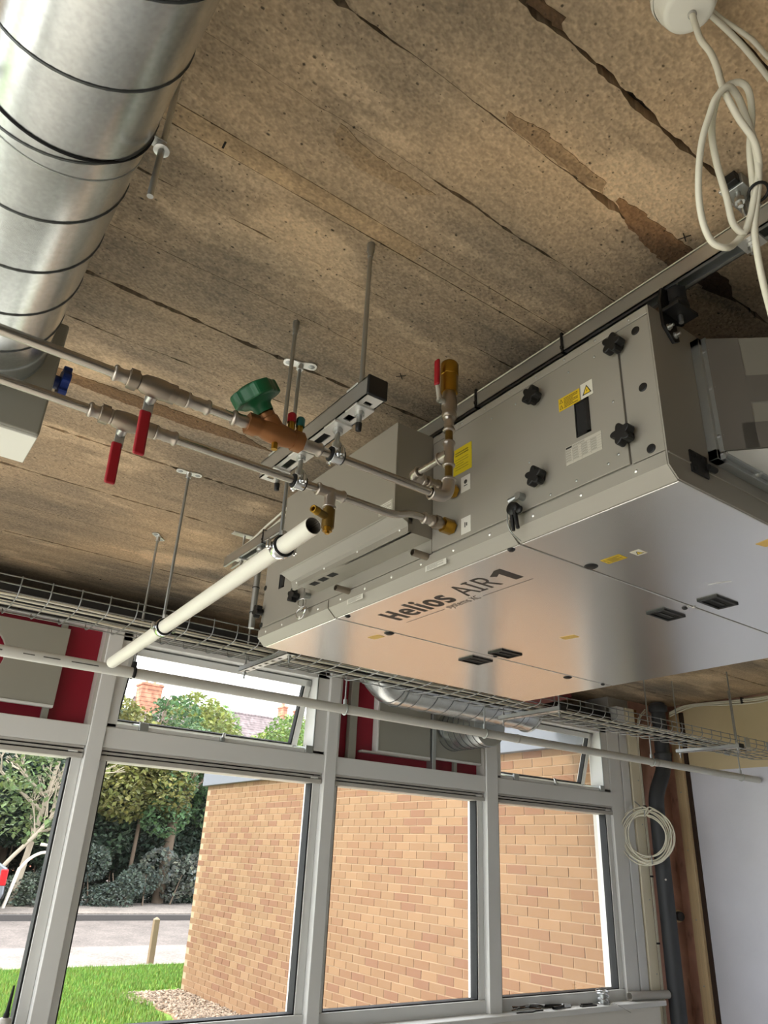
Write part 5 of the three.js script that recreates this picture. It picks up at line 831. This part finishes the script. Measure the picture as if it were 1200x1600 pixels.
function shrub(label, name, x0, x1, z, h, n, size, base, category = 'shrub') {
  const t = thing(name, label, category), b = []; for (let x = x0; x < x1; x += h * 0.24) b.push([x + rr(-0.2, 0.2), GY + rr(0.08, 0.75) * h, z + rr(-0.4, 0.4), h * rr(0.25, 0.42)]);
  const br = []; for (let x = x0 + 0.3; x < x1; x += 0.8) br.push(rod(V(x, GY - 0.02, z), V(x + rr(-0.3, 0.3), GY + h * 0.6, z + rr(-0.2, 0.2)), 0.03, 6, 0.015)); part(t, 'stems', br, barkM); leaves(t, b, n, size, base, 0.45);
}
seed = 1200;
shrub('tall dark green hedge of shrubs along the back of the road', 'hedge', -3, 15, -27.2, 4.6, 60000, 0.2, [0.04, 0.09, 0.05], 'hedge');
shrub('second dense dark hedge row just behind the first', 'hedge', -4, 18, -30, 4.2, 40000, 0.3, [0.03, 0.06, 0.035], 'hedge');
shrub('low grey green bramble beyond the kerb, between the mullion and the tree trunk', 'shrub', 6.2, 9.0, -24.9, 1.7, 7000, 0.1, [0.10, 0.145, 0.105]);
shrub('pale grey green bramble beyond the kerb at the left', 'shrub', 3.2, 6.1, -24.8, 1.6, 6000, 0.1, [0.14, 0.19, 0.13]);
shrub('silvery low shrub beside the tree trunk next to the brick corner', 'shrub', 9.6, 10.9, -25.4, 1.7, 1500, 0.15, [0.22, 0.25, 0.2]);
tree('yellow green tree whose crown shows beside the brick corner', 8.6, -25.8, 6.0, 1.9, 9000, 0.17, [0.27, 0.28, 0.06], { low: 3.0, tr: 0.07 });
tree('mid green tree with a thick dark trunk right at the brick corner', 9.75, -26, 6.2, 2.0, 9000, 0.17, [0.1, 0.22, 0.07], { low: 2.7, tr: 0.2, lean: 0.05 });
tree('dense dark green tree in the middle behind the mullion', 7.1, -27.8, 6.4, 2.4, 10000, 0.19, [0.06, 0.12, 0.055], { low: 1.6 });
tree('sparse light green tree with bare leaning branches at the left', 5.0, -24.4, 5.4, 1.7, 1500, 0.17, [0.2, 0.3, 0.1], { low: 2.2, tr: 0.1, bare: true, bark: barkPale, lean: 0.12 });
tree('bushy green tree behind the sparse one at the left', 5.2, -28.2, 5.9, 2.3, 9000, 0.18, [0.11, 0.2, 0.08], { low: 1.6 });
tree('bright yellow green tree filling the open hopper window', 13.0, -34, 7.0, 3.0, 12000, 0.22, [0.3, 0.36, 0.07], { low: 2.5, tr: 0.2 });
tree('fresh green tree under the roof in the open hopper window', 16.6, -36, 7.5, 3.4, 12000, 0.22, [0.2, 0.34, 0.07], { low: 2.5, tr: 0.2 });
tree('lime green tree at the right edge of the open hopper window', 19.6, -38, 7.9, 2.8, 10000, 0.22, [0.3, 0.42, 0.08], { low: 2.5, tr: 0.2 });
{ // thin pale leaning tree
  const t = thing('leaning_branch', 'long pale bare branch leaning across the shrubs at the left', 'branch'), br = [];
  part(t, 'limb', tube([[3.9, GY, -24], [4.6, 1.0, -24], [5.2, 1.75, -24], [5.5, 2.2, -24], [5.55, 2.7, -24]], 0.055, 40, 8), barkPale);
  for (let k = 0; k < 7; k++) branches(V(5.2 + k * 0.05, 1.7 + k * 0.13, -24), V(rr(-0.6, 0.8), rr(0.2, 1), rr(-0.3, 0.3)).normalize(), 0.55, 0.022, 3, br); part(t, 'twigs', br, barkPale);
}
{
  const t = thing('broken_branch', 'white broken branch arching over the bramble at the left', 'branch');
  part(t, 'limb', tube([[4.9, 0.9, -23.6], [5.1, 1.15, -23.6], [5.35, 1.3, -23.6], [5.62, 1.35, -23.6], [5.66, 1.46, -23.6], [5.3, 1.52, -23.6]], 0.04, 40, 8), std(0xd9d2c4, 0.9)); part(t, 'stem', rod(V(4.9, 0.92, -23.6), V(4.7, GY + 0.12, -23.6), 0.045, 8), std(0xd9d2c4, 0.9));
}
{ // parked car, only its tail in view
  const t = thing('car', 'parked grey car at the left edge beyond the road with a red tail light', 'car'), z = -23.2, g = GY + 0.16;
  const prof = [[0.7, 0.28], [0.72, 0.62], [1.1, 0.8], [1.75, 0.9], [2.35, 1.38], [3.7, 1.42], [4.45, 1.05], [4.62, 0.95], [4.66, 0.4], [4.6, 0.26]].map(([x, y]) => [x - 0.3, y + g]);
  part(t, 'body', extrude(prof, 1.62, [], 0.05).translate(0, 0, z - 0.81), std(0x7c8086, 0.3, 0.4));
  part(t, 'side_window', extrude([[1.95, 0.95], [2.42, 1.32], [3.62, 1.35], [4.15, 1.02]].map(([x, y]) => [x - 0.3, y + g]), 0.01).translate(0, 0, z + 0.862), M.black); part(t, 'bumper', rbox(4.25, 4.44, g + 0.26, g + 0.52, z - 0.84, z + 0.84, 0.05), M.dark);
  part(t, 'tail_light', rbox(4.22, 4.40, g + 0.58, g + 0.96, z + 0.62, z + 0.875, 0.03), std(0xb8121b, 0.3));
  for (const x of [1.15, 3.6]) for (const s of [-0.8, 0.72]) { const wl = part(t, 'wheel', lathe([[0.2, -0.1], [0.3, -0.1], [0.32, -0.05], [0.32, 0.09], [0.3, 0.13], [0.2, 0.13]], V(x, g + 0.32, z + s), Z, 28), M.rubber); part(wl, 'hub', lathe([[0, 0.1], [0.2, 0.115], [0.2, 0]], V(x, g + 0.32, z + s), Z, 20), M.zinc); }
}
// houses beyond the trees
const tileTex = (r, g, b, s) => texture(256, (u, v) => { const k = 0.8 + 0.35 * vnoise(u * 40, v * 24, 40, 24, s) - ((v * 24) % 1 < 0.18 ? 0.3 : 0); return [r * k, g * k, b * k].map(clampB); }, true, 6);
const houseBrick = std(0xffffff, 0.95, 0, { map: tileTex(178, 120, 96, 141) }), slate = std(0xffffff, 0.9, 0, { map: tileTex(120, 108, 108, 145) }), redTile = std(0xffffff, 0.9, 0, { map: tileTex(206, 140, 116, 149) });
function house(label, x0, x1, z, eave, ridge, wall, roof, chimneys, dz = 7) {
  const t = thing('house', label, 'house'); part(t, 'wall', box(x0, x1, GY - 0.2, eave, z - dz, z), wall);
  for (const s of [0, 1]) part(t, 'gable_wall', basis(extrude([[-dz / 2, 0], [dz / 2, 0], [0, ridge - eave - 0.1]], 0.25), NZ, Y, X, V(s ? x1 - 0.25 : x0, eave, z - dz / 2)), wall);
  const L = Math.hypot(dz / 2 + 0.3, (ridge - eave)), a = Math.atan2(ridge - eave, dz / 2 + 0.3);
  for (const s of [1, -1]) { const g = box(x0 - 0.2, x1 + 0.2, -0.06, 0.06, -L / 2, L / 2); g.rotateX(s * a); g.translate(0, (eave + ridge) / 2 + 0.03, z - dz / 2 + s * (dz / 4 + 0.15)); part(t, 'roof_slope', g, roof); }
  part(t, 'ridge_tiles', rod(V(x0 - 0.2, ridge + 0.06, z - dz / 2), V(x1 + 0.2, ridge + 0.06, z - dz / 2), 0.12, 8), roof);
  for (let x = x0 + 1.2; x < x1 - 1.6; x += 2.6) for (const y of [1.0, 3.7]) if (y + 1.3 < eave) { const f = part(t, 'window', rbox(x, x + 1.2, y, y + 1.3, z - 0.02, z + 0.05, 0.02), M.whiteFrame); part(f, 'pane', box(x + 0.08, x + 1.12, y + 0.08, y + 1.22, z + 0.04, z + 0.056), M.black); }
  for (const [cx, cw, top, cz] of chimneys) { const c = part(t, 'chimney', [box(cx, cx + cw, ridge - 2.5, top, cz - 0.4, cz + 0.6), box(cx - 0.06, cx + cw + 0.06, top - 0.18, top - 0.04, cz - 0.46, cz + 0.66)], houseBrick); part(c, 'chimney_pot', [0.3, 0.7].map((k) => rod(V(cx + cw * k, top, cz + 0.1), V(cx + cw * k, top + 0.28, cz + 0.1), 0.11, 10, 0.09)), redTile); }
  return t;
}
house('brick house with a grey roof and a wide brick chimney in the open hopper window', 14.6, 28, -44.5, 6.3, 10.05, houseBrick, slate, [[14.5, 1.35, 11.0, -47.6]]);
house('far house with a pale gable and two thin chimneys seen through the open hopper', 31.5, 40, -58, 8.2, 12.2, std(0xe2e0da, 0.9), slate, [[31.6, 0.45, 13.6, -61], [33.4, 0.45, 13.6, -61.4]]);
house('house with a pinkish tiled roof behind the trees at the left', 5.4, 11.2, -44, 4.2, 6.1, houseBrick, redTile, []);

// ------------------------------------------------------------------ finish
groups.forEach(settle);
scene.traverse((o) => { if (o.isMesh) { o.castShadow = true; o.receiveShadow = true; } });
renderer.render(scene, camera);
